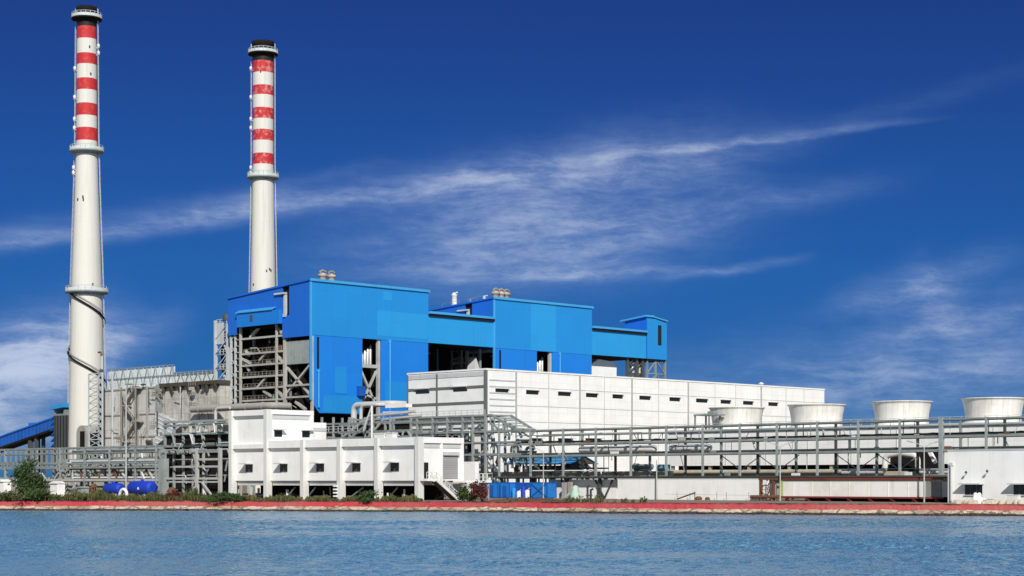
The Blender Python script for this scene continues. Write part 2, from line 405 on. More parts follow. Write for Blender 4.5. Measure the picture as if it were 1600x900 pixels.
def ground_mat():
    m, g, b = new_mat('dry_ground'); pos = g.n('ShaderNodeNewGeometry').outputs['Position']
    f = g.ss(g.noise(pos, .12, 6, .65), .4, .65); f2 = g.ss(g.noise(pos, 1.3, 5, .7), .45, .7)
    c = g.mix(g.m('MULTIPLY', f2, .6), g.mix(f, (.20,.15,.10), (.30,.25,.18)), (.12,.09,.05))
    g.link(c, b.inputs['Base Color']); b.inputs['Roughness'].default_value = .95
    return m
props(mb.build('ground', ground_mat()), None, None, kind='structure')

def water_mat():
    m, g, b = new_mat('rippled_water'); pos = g.n('ShaderNodeNewGeometry').outputs['Position']
    rot = g.mapv(pos, (1,1,1), rot=(0,0,math.radians(-45)))
    n1 = g.noise(g.mapv(rot, (1.15,.24,1), loc=(5,3,0)), 1.0, 3, .62, .5)
    n2 = g.noise(g.mapv(rot, (3.1,.75,1), loc=(1,8,0)), 1.0, 3, .62, .4)
    n3 = g.noise(g.mapv(rot, (.045,.012,1)), 1.0, 4, .6)
    h = g.m('ADD', g.m('MULTIPLY', n1, 1.0), g.m('MULTIPLY', n2, .34))
    bp = g.n('ShaderNodeBump'); bp.inputs['Strength'].default_value = 1.0; bp.inputs['Distance'].default_value = .75
    g.link(h, bp.inputs['Height']); g.link(bp.outputs[0], b.inputs['Normal'])
    c = g.mix(g.ss(n3, .35, .65), (.130,.315,.470), (.150,.335,.465))
    g.link(c, b.inputs['Base Color']); b.inputs['Roughness'].default_value = .16
    b.inputs['IOR'].default_value = 1.333; b.inputs['Specular IOR Level'].default_value = .5
    return m
import numpy as np
rs = np.random.default_rng(5)
gx = np.arange(-95, 95.01, .26); gy = np.concatenate([np.arange(70, 150, .26), np.arange(150, 292, .45)])
XX, YY = np.meshgrid(gx, gy); ZZ_ = np.zeros_like(XX)
for i in range(90):
    lam = float(np.exp(rs.uniform(math.log(.7), math.log(2.2)))); th = rs.normal(math.radians(86), .75); k = 2*math.pi/lam
    amp = rs.uniform(.5, 1.3)*.018*lam/(2*math.pi)
    ZZ_ += amp*np.sin(k*(math.cos(th)*XX + math.sin(th)*YY) + rs.uniform(0, 6.28))
gust = np.ones_like(XX)
for i in range(7):
    lam = rs.uniform(14, 70); th = rs.normal(math.radians(85), .5); gust += .15*np.sin(2*math.pi/lam*(math.cos(th)*XX+math.sin(th)*YY)+rs.uniform(0, 6.28))
ZZ_ = ZZ_*np.clip(gust, .3, 1.8)
ZZ_ += .10*np.clip(ZZ_/.10, -1, 2)**2*.25          # sharper crests
nx, ny = len(gx), len(gy)
vs = np.stack([XX*R2 - YY*R2, XX*R2 + YY*R2, ZZ_], -1).reshape(-1, 3)
ii = np.arange(ny-1)[:, None]*nx + np.arange(nx-1)[None, :]
fs = np.stack([ii, ii+1, ii+nx+1, ii+nx], -1).reshape(-1, 4)
# calm outer sheet joined round the rippled part
ox0, ox1, oy0, oy1 = -9000, 9000, -9000, 9000
far = [(-9000,-9000),(9000,-9000),(9000,9000),(-9000,9000)]
cn = [0, nx-1, nx*ny-1, nx*(ny-1)]
edge = [list(range(0, nx)), list(range(nx-1, nx*ny, nx)), list(range(nx*ny-1, nx*(ny-1)-1, -1)), list(range(nx*(ny-1), -1, -nx))]
for e in edge: vs[e, 2] *= .15
outer = np.array([(x*R2-y*R2, x*R2+y*R2, 0) for x, y in far]); base = len(vs)
allv = np.concatenate([vs, outer]); faces = fs.tolist()
for q, e in enumerate(edge):
    faces.append([base+q, base+(q+1) % 4] + e[::-1])
me = bpy.data.meshes.new('water'); me.from_pydata(allv.tolist(), [], faces); me.materials.append(water_mat())
me.polygons.foreach_set('use_smooth', [True]*len(faces)); me.update()
wo = bpy.data.objects.new('water', me); COL.objects.link(wo); props(wo, None, None, kind='structure')

# pale stony toe of the bank
def ragged(px, seed, amp, sc=.02): return amp*(mnoise.noise(Vector((px*sc, seed, 0))) + .6*mnoise.noise(Vector((px*sc*4, seed+5, 0))))
mb = MB(); pr = []
px = -900.0; st = []
while px < 2800:
    st.append(px); px += 2.5 if -60 < px < 1680 else 25
for p in st:
    pr.append([shore_pt(p, -1.3 + ragged(p,1,.5,.05), -.8), shore_pt(p, -.5 + ragged(p,2,.7,.06), .05 + ragged(p,3,.16,.08)),
               shore_pt(p, .1 + ragged(p,4,.4,.05), .42 + ragged(p,5,.20,.05)), shore_pt(p, .9 + ragged(p,6,.2,.04), .70 + ragged(p,7,.12,.03)),
               shore_pt(p, 2.2, .62), shore_pt(p, 2.6, GZ-.05)])
vs = [v for r in pr for v in r]; k = 6
mb._add(vs, [(i*k+j, (i+1)*k+j, (i+1)*k+j+1, i*k+j+1) for i in range(len(pr)-1) for j in range(k-1)])
props(mb.build('bank', M['rock']), None, None, kind='structure')
rnd = random.Random(77); b = MB()
for i in range(1500):
    p = rnd.uniform(-60, 1680); f = rnd.random(); q = shore_pt(p, -.9 + f*2.0, .02 + f*.58); r = rnd.uniform(.06, .26)*(1.6 if rnd.random() < .08 else 1)
    a0 = rnd.uniform(0, 6.28); n0 = 6; vs = []
    for ring, (rr, zz__) in enumerate(((1, -.3), (.95, .25), (.5, .62))):
        for k_ in range(n0):
            a = a0+2*math.pi*k_/n0; j_ = rr*rnd.uniform(.75, 1.2); vs.append((q.x+math.cos(a)*r*1.5*j_, q.y+math.sin(a)*r*1.1*j_, q.z+zz__*r*rnd.uniform(.8,1.3)))
    b._add(vs, [(k_, (k_+1) % n0, n0+(k_+1) % n0, n0+k_) for k_ in range(n0)] + [(n0+k_, n0+(k_+1) % n0, 2*n0+(k_+1) % n0, 2*n0+k_) for k_ in range(n0)] + [tuple(range(2*n0, 3*n0))])
props(b.build('stones', M['rock']), 'scattered pale and dark stones along the waterline below the red wall', 'stones', None, 'stuff')
# red-painted low retaining wall on top of the toe
mb = MB(); pr = []
for p in st:
    top = 1.42 + ragged(p,11,.13,.02) + ragged(p,16,.07,.15)
    pr.append([shore_pt(p, 1.0 + ragged(p,12,.15,.05), .64 + ragged(p,13,.16,.05)), shore_pt(p, 1.35 + ragged(p,14,.12,.05), top-.10), shore_pt(p, 1.7 + ragged(p,15,.08,.08), top), shore_pt(p, 2.5, top+.06), shore_pt(p, 3.0, GZ-.3)])
vs = [v for r in pr for v in r]; k = 5
mb._add(vs, [(i*k+j, (i+1)*k+j, (i+1)*k+j+1, i*k+j+1) for i in range(len(pr)-1) for j in range(k-1)])
def redwall():
    m, g, b = new_mat('worn_red_paint'); pos = g.n('ShaderNodeNewGeometry').outputs['Position']
    a = g.ss(g.noise(pos, .35, 6, .7), .45, .7); w = g.ss(g.noise(pos, 1.6, 6, .75), .55, .72); k = g.ss(g.noise(pos, .07, 3, .6), .4, .6)
    c = g.mix(k, (.40,.030,.045), (.36,.075,.07)); c = g.mix(g.m('MULTIPLY', a, .35), c, (.30,.03,.035)); c = g.mix(g.m('MULTIPLY', w, .5), c, (.48,.30,.24)); b2 = g.ss(g.noise(g.mapv(pos, (.22,.22,1.2), loc=(7,7,0)), 1.0, 6, .7), .60, .68); c = g.mix(g.m('MULTIPLY', b2, .8), c, (.20,.11,.075))
    g.link(c, b.inputs['Base Color']); b.inputs['Roughness'].default_value = .8; return m
p0 = shore_pt(800, 1.5, 0)
solo('retaining_wall', 'low red painted retaining wall running along the whole waterline', 'wall', mb, redwall(), p0)

# ------------------------------------------------------------------ chimneys
def ring_platform(T, cx, cy, r, z, w, mat_deck, railmat, h=1.2):
    a = MB(); a.lathe(cx, cy, [(r*.985, z-.9),(r+w*.6, z-.45),(r+w, z-.38),(r+w, z),(r*.985, z)], 32, False)
    dk = T.part('platform', a, mat_deck)
    b = MB(); N = 20; rr = r+w-.1
    for hh in (h, h*.55):
        b.tube([(cx+rr*math.cos(2*math.pi*i/N), cy+rr*math.sin(2*math.pi*i/N), z+hh) for i in range(N+1)], .06, 5, False)
    for i in range(N):
        q = (cx+rr*math.cos(2*math.pi*i/N), cy+rr*math.sin(2*math.pi*i/N), z); b.bar(q, (q[0], q[1], z+h), .10)
    # toe plate and mesh panels round the deck
    b.lathe(cx, cy, [(rr+.02, z), (rr+.02, z+h*.62), (rr-.02, z+h*.62), (rr-.02, z)], 32, False)
    T.part('railing', b, railmat, dk)
def chimney(px, sdep, scale, rad, bands, plats, faded, label, spiral):
    P = at(px, sdep); k = sdep/F
    Z = lambda py: CAMZ + (HZ-py)*k
    T = Thing('chimney', label, 'chimney', (P.x, P.y, GZ), 'striped power plant chimneys')
    prof = [(r, Z(py)) for py, r in rad]; prof[-1] = (prof[-1][0], GZ)
    prof = prof[::-1]
    # refine profile for smooth taper
    pf = []
    for (r0, z0), (r1, z1) in zip(prof[:-1], prof[1:]):
        for i in range(8): pf.append((r0+(r1-r0)*i/8, z0+(z1-z0)*i/8))
    pf.append(prof[-1]); ztop = prof[-1][1]; rt = prof[-1][0]
    pf += [(rt-.5, ztop), (rt-.5, ztop-4)]
    a = MB(); a.lathe(P.x, P.y, pf, 48, True)
    T.part('shaft', a, band_mat('chimney_paint', [(Z(b), Z(t) if t > 0 else 1e4, kk) for t, b, kk in bands], faded))
    def R(z):
        for (r0, z0), (r1, z1) in zip(prof[:-1], prof[1:]):
            if z0 <= z <= z1: return r0 + (r1-r0)*(z-z0)/(z1-z0)
        return rt
    for i, (py, w) in enumerate(plats):
        z = Z(py); ring_platform(T, P.x, P.y, R(z), z, w, M['dark'] if i == 0 else M['rack_mid'], M['lattice'])
    # ladders with hoops up two sides, lamps and vents
    for aa, nm in ((math.radians(-45+88), 'ladder'), (math.radians(-45-95), 'ladder')):
        L = MB(); dx, dy = math.cos(aa), math.sin(aa); tx, ty = -dy, dx
        zz_ = GZ + 22
        while zz_ < ztop-4:
            r0 = R(zz_)+.45; r1 = R(min(zz_+6, ztop))+.45
            for sgn in (-.3, .3):
                L.bar((P.x+dx*r0+tx*sgn, P.y+dy*r0+ty*sgn, zz_), (P.x+dx*r1+tx*sgn, P.y+dy*r1+ty*sgn, min(zz_+6, ztop)), .10)
            for j in range(4):
                zc = zz_+j*1.5; rc = R(zc)+.45
                L.bar((P.x+dx*rc-tx*.3, P.y+dy*rc-ty*.3, zc), (P.x+dx*rc+tx*.3, P.y+dy*rc+ty*.3, zc), .09)
            zz_ += 6
        T.part(nm, L, M['lattice'])
    for j, (py, side) in enumerate(((72,1),(83,1),(107,-1),(152,-1),(186,-1),(200,-1),(262,-1),(270,-1))):
        aa = math.radians(45) if side > 0 else math.radians(225)
        z = Z(py); r = R(z)+.5
        if z > ztop-4: continue
        b = MB(); b.lathe(P.x+math.cos(aa)*r, P.y+math.sin(aa)*r, [(.12,z-.5),(.34,z-.4),(.38,z+.25),(.2,z+.55)], 10)
        b.bar((P.x+math.cos(aa)*(r-.6), P.y+math.sin(aa)*(r-.6), z-.45), (P.x+math.cos(aa)*(r+.3), P.y+math.sin(aa)*(r+.3), z-.45), .16)
        T.part('warning_lamp', b, M['lagging_white'])
    for j in range(7):
        aa = math.radians(-45 + random.uniform(-50, 50)); z = Z(random.choice((70,115,205,245,310,420,445))+j); r = R(z)
        b = MB(); c = Vector((P.x+math.cos(aa)*r, P.y+math.sin(aa)*r, z)); o = Vector((math.cos(aa), math.sin(aa), 0))
        b.bar(c - o*.1, c + o*.18, .30, .55); T.part('vent', b, M['rack_beam'])
    # crown lip
    b = MB(); b.lathe(P.x, P.y, [(rt*.99, ztop-1.2),(rt+.22, ztop-1.0),(rt+.25, ztop+.05),(rt-.3, ztop+.05)], 40, False); T.part('crown', b, M['dark'])
    if spiral:
        pts = []; base = math.radians(-45)
        z_hi, z_lo = Z(450), Z(606); turns = 1.6
        for i in range(110):
            f = i/109; a_ = base - math.pi/2 + 2*math.pi*turns*f; z = z_hi + (z_lo-z_hi)*f; r = R(z)+.42
            pts.append((P.x+r*math.cos(a_), P.y+r*math.sin(a_), z))
        b = MB(); b.tube(pts, .24, 8); T.part('spiral_conduit', b, M['dark'])
        b = MB(); b.tube([(x, y, z+.95) for x, y, z in pts], .09, 5); T.part('conduit_rail', b, M['rack_mid'])
    return T, P, R
bandsL = [(0,43,'k'),(43,62,'r'),(85,102,'r'),(124,142,'r'),(163,182,'r'),(201,221,'r')]
bandsR = [(0,97,'k'),(97,115,'r'),(135,150,'r'),(170,187,'r'),(204,221,'r'),(241,258,'r')]
CHL = chimney(135.5, 444, 1, [(12,2.28),(220,2.52),(300,2.85),(440,3.62),(567,4.05),(775,4.55)], bandsL, [(29,1.35),(236,1.5),(456,1.45)], .0,
        'nearer tall chimney at far left, bright red bands and spiral conduit', True)
CHR = chimney(411, 479.5, 1, [(66,2.70),(260,2.72),(300,2.82),(440,3.22),(567,3.7),(775,4.3)], bandsR, [(84,1.2),(277,1.35)], .42,
        'chimney with faded red bands rising behind the blue boiler house', False)
# flue duct entry at the foot of the left chimney
c = CHL[1]; T = Thing('flue_inlet', 'grey arched flue duct entering the foot of the left chimney', 'duct', (c.x+5, c.y-5, GZ))
q = at(127, 434); a = MB()
arc = [(q.x-2.2, q.y, GZ)] + [(q.x + 2.2*math.cos(math.pi-math.pi*i/10), q.y, 15.8 + 2.0*math.sin(math.pi*i/10)) for i in range(11)] + [(q.x+2.2, q.y, GZ)]
a.prism(arc, (0, 5, 0)); T.part('casing', a, M['concrete'])
a = MB(); a.box(q.x+2.2, q.x+2.35, q.y+.6, q.y+3.4, 8, 16); T.part('opening', a, M['dark'])
a = MB(); a.box(q.x-.4, q.x+1.5, q.y-.12, q.y, 8, 16.4); T.part('opening', a, M['dark'])

# ------------------------------------------------------------------ boiler houses
X1 = -290.0; X0 = -318.0
YA = ox(485, X1)[0]
UNIT = 52.0
def zroof(x): return 43.3 + (x-X0)/(X1-X0)*1.9
def boiler_house(y0, label, full):
    y1 = y0 + 32.3
    T = Thing('boiler_house', label, 'building', ((X0+X1)/2, (y0+y1)/2, GZ), 'blue boiler houses')
    th = .35; ya, yb = y0+13.8, y0+19.0; zl = 34.2; zb = 18.4
    a = MB(); a.prism([(X1-th, y0, zl), (X1-th, y1, zl), (X1-th, y1, zroof(X1)), (X1-th, y0, zroof(X1))], (th,0,0)); T.part('wall', a, M['blue'])
    a = MB(); a.prism([(X1-th, y0, zl-.05), (X1-th, y0, zb+2.6), (X1-th, y0+2.4, zb), (X1-th, ya, zb), (X1-th, ya, zl-.05)], (th-.06,0,0)); T.part('wall', a, M['blue_lower'])
    a = MB(); a.box(X1-th, X1-.06, yb, y1, 12, zl-.05); T.part('wall', a, M['blue_lower'])
    # faded replacement sheets
    def patch(r0, r1, z0, z1, m='blue_light'):
        b = MB(); b.box(X1-.05, X1+.03, y0+r0, y0+r1, z0, z1); T.part('replacement_sheet', b, M[m])
    if full:
        patch(17.8, 32.2, 35.0, 40.3); patch(19.5, 22.0, 42.6, 44.4); patch(6.5, 9.5, 22.5, 28.0, 'blue'); patch(3.4, 13.7, 18.5, 22.0, 'blue'); patch(20, 32, 20.5, 25.5, 'blue')
    else:
        patch(11.8, 20.0, 34.3, 45.0)
    # roof edge and roof
    a = MB(); a.prism([(X1+.25, y0-.3, zroof(X1)), (X0-.25, y0-.3, zroof(X0)), (X0-.25, y0-.3, zroof(X0)+.35), (X1+.25, y0-.3, zroof(X1)+.35)], (0, y1-y0+.6, 0))
    T.part('roof', a, M['blue_front'])
    a = MB(); a.box(X1+.252, X1+.34, y0-.3, y1+.3, zroof(X1)-.1, zroof(X1)+.42); T.part('eaves_trim', a, M['sky_trim'])
    # corner trim
    a = MB(); a.box(X1-.1, X1+.12, y0-.12, y0+.35, zb+2.6, zroof(X1)-.1); T.part('corner_trim', a, M['sky_trim'])
    # front wall, its shade put into the darker blue
    xs = oy(441, y0)[0] if full else -299.3
    def fpanel(xa, xb, z0, z1f, yy=y0, th_=.3, m='blue_front', nm='wall'):
        b = MB(); b.prism([(xa, yy, z0), (xb, yy, z0), (xb, yy, z1f(xb)), (xa, yy, z1f(xa))], (0, th_, 0)); return T.part(nm, b, M[m])
    zr = lambda x: zroof(x) - .003
    fpanel(xs+2.3, X1-.36, 34.0, zr)
    fpanel(xs, xs+2.3, 34.0, lambda x: 38.6)
    fpanel(X0, xs, 37.4, zr)
    fpanel(X0, X0+3, 35.6, lambda x: 37.4)
    b = MB(); b.box(xs+.05, xs+2.25, y0+.5, y0+.8, 38.5, zroof(xs)-.2); T.part('slot_opening', b, M['dark'])
    b = MB(); b.box(xs-2.2, xs+1.3, y0-.5, y0+.25, 43.0, 43.35); b.bar((xs+.9, y0+.1, 39.0), (xs+.9, y0+.1, 43.0), .55); b.box(xs+.5, xs+1.3, y0-.3, y0+.2, 38.3, 39.0); T.part('hoist_beam', b, M['lattice'])
    # raised enclosure with lean-to roof
    b = MB(); b.box(X0+4.2, xs-.1, y0-.8, y0-.003, 37.0, 39.9); T.part('enclosure', b, M['blue_lower'])
    b = MB(); b.prism([(X0+3.9, y0-1.1, 39.92), (X0+3.9, y0-.003, 40.5), (X0+3.9, y0-.003, 40.65), (X0+3.9, y0-1.1, 40.07)], (xs-X0-6.0, 0, 0)); T.part('canopy', b, M['sky_trim'])
    b = MB(); b.box(-309.2, -308.2, y0-.87, y0-.803, 38.0, 39.3); T.part('louvre', b, M['rack_beam'])
    # back and side shells so that the house is closed
    b = MB(); b.prism([(X0, y1-.3, 12), (X1-.4, y1-.3, 12), (X1-.4, y1-.3, zr(X1)), (X0, y1-.3, zr(X0))], (0, .3, 0)); T.part('wall', b, M['blue_front'])
    b = MB(); b.box(X0, X0+.3, y0+.4, y1-.4, 34, zr(X0)); T.part('wall', b, M['blue_front'])
    b = MB(); b.box(X0+.31, X0+.5, y0+.8, y1-.5, 12, 41); T.part('inner_wall', b, M['dark'])  # near-black lining: interior shade in its colour
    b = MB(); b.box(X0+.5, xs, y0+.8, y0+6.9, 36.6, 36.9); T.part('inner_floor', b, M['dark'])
    # boiler casing and inner walls, near-black to put shade into the interior
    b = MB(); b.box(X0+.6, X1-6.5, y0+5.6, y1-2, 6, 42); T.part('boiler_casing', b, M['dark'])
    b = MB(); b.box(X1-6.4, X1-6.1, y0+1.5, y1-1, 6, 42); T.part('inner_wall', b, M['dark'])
    # steel: columns
    cols = [oy(p, y0)[0] for p in (372.5, 429, 441.5, 484)] if full else [X0+3, -301, xs, X1-.5]
    for x, w in zip(cols, (.46, .40, .62, .5)):
        b = MB(); b.box(x-w/2, x+w/2, y0+.35, y0+.35+w, GZ, 37.3 if x < xs-.5 else 34.0); T.part('column', b, M['boiler_steel'])
        if x < X1-2: b = MB(); b.box(x-w/2+1.2, x+w/2+1.2, y0+3.0, y0+3.4, GZ, 37.0); T.part('column', b, M['rack_mid'])
    for x in (X0+.45, X0+2.0):
        b = MB(); b.box(x-.2, x+.2, y0+.35, y0+.75, GZ, 35.5); T.part('column', b, M['lattice'])
    for i in range(14):
        z = 17 + i*1.35; b = MB(); b.bar((X0+.5, y0+.5, z), (X0+2.0, y0+.5, z+1.1*(1 if i % 2 else -1)), .16); T.part('lattice_bar', b, M['lattice'])
        b = MB(); b.box(X0+2.2, cols[0]-.3, y0+.4, y0+.7, z-.1, z+.1); T.part('girt', b, M[('rack_mid','dusty','steel')[i % 3]])
    S0 = oy(405, y0)[1]
    def beam(x0, x1, py, w=.40, yy=None, m='boiler_steel'):
        z = zz(py, S0); b = MB(); b.box(x0+.35, x1-.35, (yy or y0)+.5, (yy or y0)+.9, z-w/2, z+w/2); T.part('beam', b, M[m])
    for py in (527, 551, 569.5, 588, 606, 625, 646): beam(cols[0], cols[2], py)
    for py in (605, 623): beam(cols[2], cols[3], py, .38)
    for py in (540, 560, 579, 597, 616): beam(cols[0], cols[3], py, .4, y0+4.2, 'rack_mid')
    for py in (551, 569.5, 588, 606, 625):
        z = zz(py, S0); b = MB(); b.box(cols[0]-.5, xs-.3, y0+1.0, y0+5.4, z-.1, z+.02); fl_ = T.part('floor_grating', b, M['soot'])
        b = MB(); b.rail([(cols[0]+.4, y0+1.1, z+.05), (cols[2]-.4, y0+1.1, z+.05)], 1.0, 1.3, .07); T.part('railing', b, M['dusty'], fl_)
    def brace(p, q, w=.34, yy=None, m='boiler_steel'):
        yy = (yy or y0)+1.1
        a_, b_ = FY(*p, yy), FY(*q, yy)
        b = MB(); b.bar((a_[0], yy, a_[1]), (b_[0], yy, b_[1]), w); T.part('brace', b, M[m])
    if full:
        brace((446,571),(484,616),.42); brace((484,571),(443,621),.42); brace((430,605),(443,621),.5); brace((431,507),(441,521),.5); brace((432,553),(443,568),.5)
        brace((376,559),(392,568),.5); brace((406,563),(416,552),.45); brace((402,606),(416,590),.45); brace((412,611),(424,619),.45); brace((391,527),(405,512),.45)
        brace((384,548),(390,556),.5); brace((384,570),(390,580),.4); brace((462,628),(478,640),.5)
    # louvred bay under the blue
    b = MB(); zt, z0 = 33.9, zz(568, oy(465, y0)[1])
    nn = 15; xw = (X1-.9) - (xs+.6)
    for i in range(nn):
        x = xs+.6 + xw*i/nn; b.box(x, x+xw/nn*.62, y0+.7, y0+.85, z0, zt-.6)
    for i in range(3): b.box(xs+.5, X1-.9, y0+.86, y0+1.0, z0+(zt-z0)*i/3, z0+(zt-z0)*i/3+.35)
    T.part('louvre', b, M['rack_steel'])
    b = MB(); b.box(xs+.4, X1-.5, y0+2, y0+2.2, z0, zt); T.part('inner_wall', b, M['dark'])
    # ducts, pipes and gear among the steel
    rnd = random.Random(5 if full else 9)
    for i in range(34):
        x = rnd.uniform(cols[0]-1, xs-1.0); z = rnd.uniform(20, 36); b = MB(); yy = y0 + rnd.uniform(1.8, 4.6)
        if i % 3 == 0: b.tube([(x, yy, z), (x+rnd.uniform(1,3), yy, z), (x+rnd.uniform(2,4), yy+.8, z-rnd.uniform(1,3))], rnd.uniform(.1,.22), 8); T.part('pipe', b, M[rnd.choice(['dusty','steel','soot','rack_mid'])])
        elif i % 3 == 1: b.bar((x, yy, z), (x+rnd.uniform(-2,2), yy, z-rnd.uniform(1.5,4)), rnd.uniform(.14,.3)); T.part('hanger', b, M[rnd.choice(['dusty','boiler_steel','soot'])])
        else: b.box(x, x+rnd.uniform(1.0,3), yy, yy+.8, z, z+rnd.uniform(.5,1.8)); T.part('duct', b, M[rnd.choice(['rust','soot','soot','dusty'])])
    b = MB(); b.box(-304.5, -301.9, y0+2.0, y0+4.8, 30.2, 33.0); T.part('burner_box', b, mat('burnt_brown', (.20,.125,.07), .85, dirt=.6, dirtcol=(.05,.035,.025)))
    # tall opening in the bright wall
    s_ = ox(580, X1)[1]
    b = MB(); b.box(X1-.9, X1-.45, ya-.2, ya+.25, 12, zl); T.part('column', b, M['boiler_steel'])
    b = MB(); b.box(X1-.9, X1-.3, yb-.75, yb-.1, 12, zl); T.part('column', b, M['steel'])
    b = MB(); b.box(X1-.9, X1-.5, ya+.3, yb-.8, 28.2, 28.9); T.part('beam', b, M['steel'])
    for (p0, p1) in (((ya+.2, 27.6), (yb-.8, 20.2)), ((ya+.2, 20.2), (yb-.8, 27.6)), ((ya+1.2, 22.6), (yb-.9, 21.8))):
        b = MB(); b.bar((X1-.8, p0[0], p0[1]), (X1-.8, p1[0], p1[1]), .42); T.part('brace', b, M['steel'])
    b = MB()
    for i in range(4): b.lathe(X1-2.6, ya+2.1+i*.75, [(.32, 28.9), (.32, 31.0+i*.6), (.1, 31.4+i*.6)], 8)
    T.part('riser_pipe', b, M['silver'])
    # downpipes
    for r, z0_, z1_ in ((21.2, 14, 34.0), (2.0, 19.5, 27.0)):
        b = MB(); b.tube([(X1+.22, y0+r, z0_), (X1+.22, y0+r, z1_)], .2, 8); b.box(X1-.04, X1+.3, y0+r-.3, y0+r+.3, z1_-.3, z1_+.3); T.part('downpipe', b, M['sky_trim'])
    b = MB(); b.box(X1-.05, X1+.06, y0+1.75, y0+2.2, 27.4, 33.8); T.part('slot_opening', b, M['dark'])
    if full:
        p = FX(562, 612, X1); b = MB(); b.box(X1-.05, X1+.9, p[0]-.8, p[0]+.9, p[1]-.9, p[1]+1.1); T.part('junction_box', b, M['conveyor_blue'])
    # roof ventilators
    n_ = 2 if full else 3
    for i in range(n_):
        yv = y0 + (4.3 + i*2.3 if full else 1.9+i*1.7); xv = X1-1.4; zt = zroof(xv)+.36
        b = MB(); b.lathe(xv, yv, [(.75, zt), (.75, zt+.9), (1.0, zt+1.0), (1.0, zt+1.35), (.3, zt+1.7)], 14); v = T.part('roof_ventilator', b, M['tan'])
        b = MB(); b.tube([(xv+.2, yv-.5, zt+1.2), (xv+.3, yv-.9, zt+1.9), (xv+.3, yv-.2, zt+2.2), (xv+.3, yv+.6, zt+1.9)], .22, 8); T.part('cowl', b, M['dusty'], v)
    return T
A_ = boiler_house(YA, 'nearer blue boiler house, open rusty steelwork on its shaded left side', True)
B_ = boiler_house(YA+UNIT, 'second blue boiler house, three small ventilators on its roof corner', False)

def link_block(y0, y1, label, inner):
    T = Thing('link_building', label, 'building', (X1-6, (y0+y1)/2, GZ), 'low blue blocks between boiler houses')
    y0 += .05; y1 -= .05
    b = MB(); b.box(X1-.4, X1-.08, y0, y1, 34.3, 40.5); T.part('wall', b, M['blue_light'])
    b = MB(); b.prism([(X1+.6, y0, 40.55), (X1-16, y0, 40.1), (X1-16, y0, 40.6), (X1+.6, y0, 41.05)], (0, y1-y0, 0)); T.part('roof', b, M['sky_trim'])
    b = MB(); b.box(X1-.5, X1+.35, y0, y1, 40.05, 40.5); T.part('eaves_soffit', b, M['dark'])
    b = MB(); b.box(X1-16, X1-.5, y0, y1, 34.2, 34.6); T.part('floor', b, M['dark'])
    if inner:
        b = MB(); b.box(X1-14, X1-13.7, y0, y1, 6, 34.1); T.part('inner_wall', b, M['dark'])
        b = MB(); b.box(X1-4, X1-3.5, y1-.9, y1-.4, 6, 34.1); T.part('column', b, M['rack_mid'])
        b = MB(); b.prism([(X1-3, y1-6.5, 26), (X1-3, y1-1.0, 26), (X1-3, y1-1.4, 29.5), (X1-3, y1-2.6, 32.2), (X1-3, y1-3.4, 29.5)], (-2, 0, 0)); T.part('hopper', b, M['esp'])
        b = MB(); b.lathe(X1-2.4, y1-5.6, [(.7, 24), (.8, 26.6), (.3, 27.4)], 10); T.part('fan_casing', b, M['lagging_white'])
        for i in range(4):
            b = MB(); b.bar((X1-9, y0+2+i*4.4, 20), (X1-9, y0+2+i*4.4, 34), .4); T.part('column', b, M['rack_beam'])
        b = MB(); b.bar((X1-3, y0+.5, 31.6), (X1-3, y0+3.2, 32.4), .3); T.part('pipe', b, M['rust'])
    else:
        # pale duct casing and open lattice under the block
        ya = ox(927, X1)[0]; yb = ox(978, X1)[0]
        b = MB(); b.prism([(X1-3, y0+.2, 20), (X1-3, yb, 20), (X1-3, yb, 33.2), (X1-3, y0+5.5, 33.6), (X1-3, y0+.2, 31.0)], (-4, 0, 0)); T.part('duct_casing', b, M['white'])
        for p in (980.5, 995, 1004):
            y, s = ox(p, X1-1); 
            b = MB(); b.box(X1-1.4, X1-.8, y-.35, y+.35, 8, 34.2); T.part('column', b, M['rack_beam'])
        for i in range(5):
            b = MB(); y, s = ox(984, X1-1); y2 = ox(1008, X1-1)[0]; z = 24+i*2.2
            b.bar((X1-1.1, y, z), (X1-1.1, y2, z), .3); b.bar((X1-1.1, y, z), (X1-1.1, y+2.6, z+2.2), .28); T.part('brace', b, M['rack_beam'])
        for p in (988, 1000):
            y, s = ox(p, X1-2)
            b = MB(); b.lathe(X1-2, y, [(.5, 22), (.6, 30), (.9, 30.6), (.5, 31.4), (.8, 32.6), (.3, 33.4)], 10); T.part('riser_pipe', b, M['silver'])
    return T
link_block(YA+32.3, YA+UNIT, 'lower blue block over a dark opening between the two boiler houses', True)
yC0 = YA+UNIT+32.3; yT = ox(1010, X1)[0]; yT1 = ox(1042, X1)[0]
link_block(yC0, yT, 'lower blue block on open lattice right of the second boiler house', False)
T = Thing('stair_tower', 'narrow blue stair tower with one dark slit at the right end', 'tower', (X1-4, (yT+yT1)/2, GZ))
b = MB(); b.prism([(X1-7, yT, 34.3), (X1, yT, 34.3), (X1, yT, 44.4), (X1-7, yT, 43.6)], (0, .3, 0)); T.part('wall', b, M['blue_front'])  # side away from the sun, its shade put into the blue
b = MB(); b.prism([(X1-.3, yT+.302, 34.3), (X1-.3, yT1, 34.3), (X1-.3, yT1, 43.3), (X1-.3, yT+2.6, 44.2), (X1-.3, yT+.302, 44.4)], (.3, 0, 0)); T.part('wall', b, M['blue'])
b = MB(); b.box(X1-7, X1-.32, yT1-.3, yT1, 34.3, 43); b.box(X1-7, X1-6.7, yT+.32, yT1-.32, 34.3, 43); T.part('wall', b, M['blue_front'])
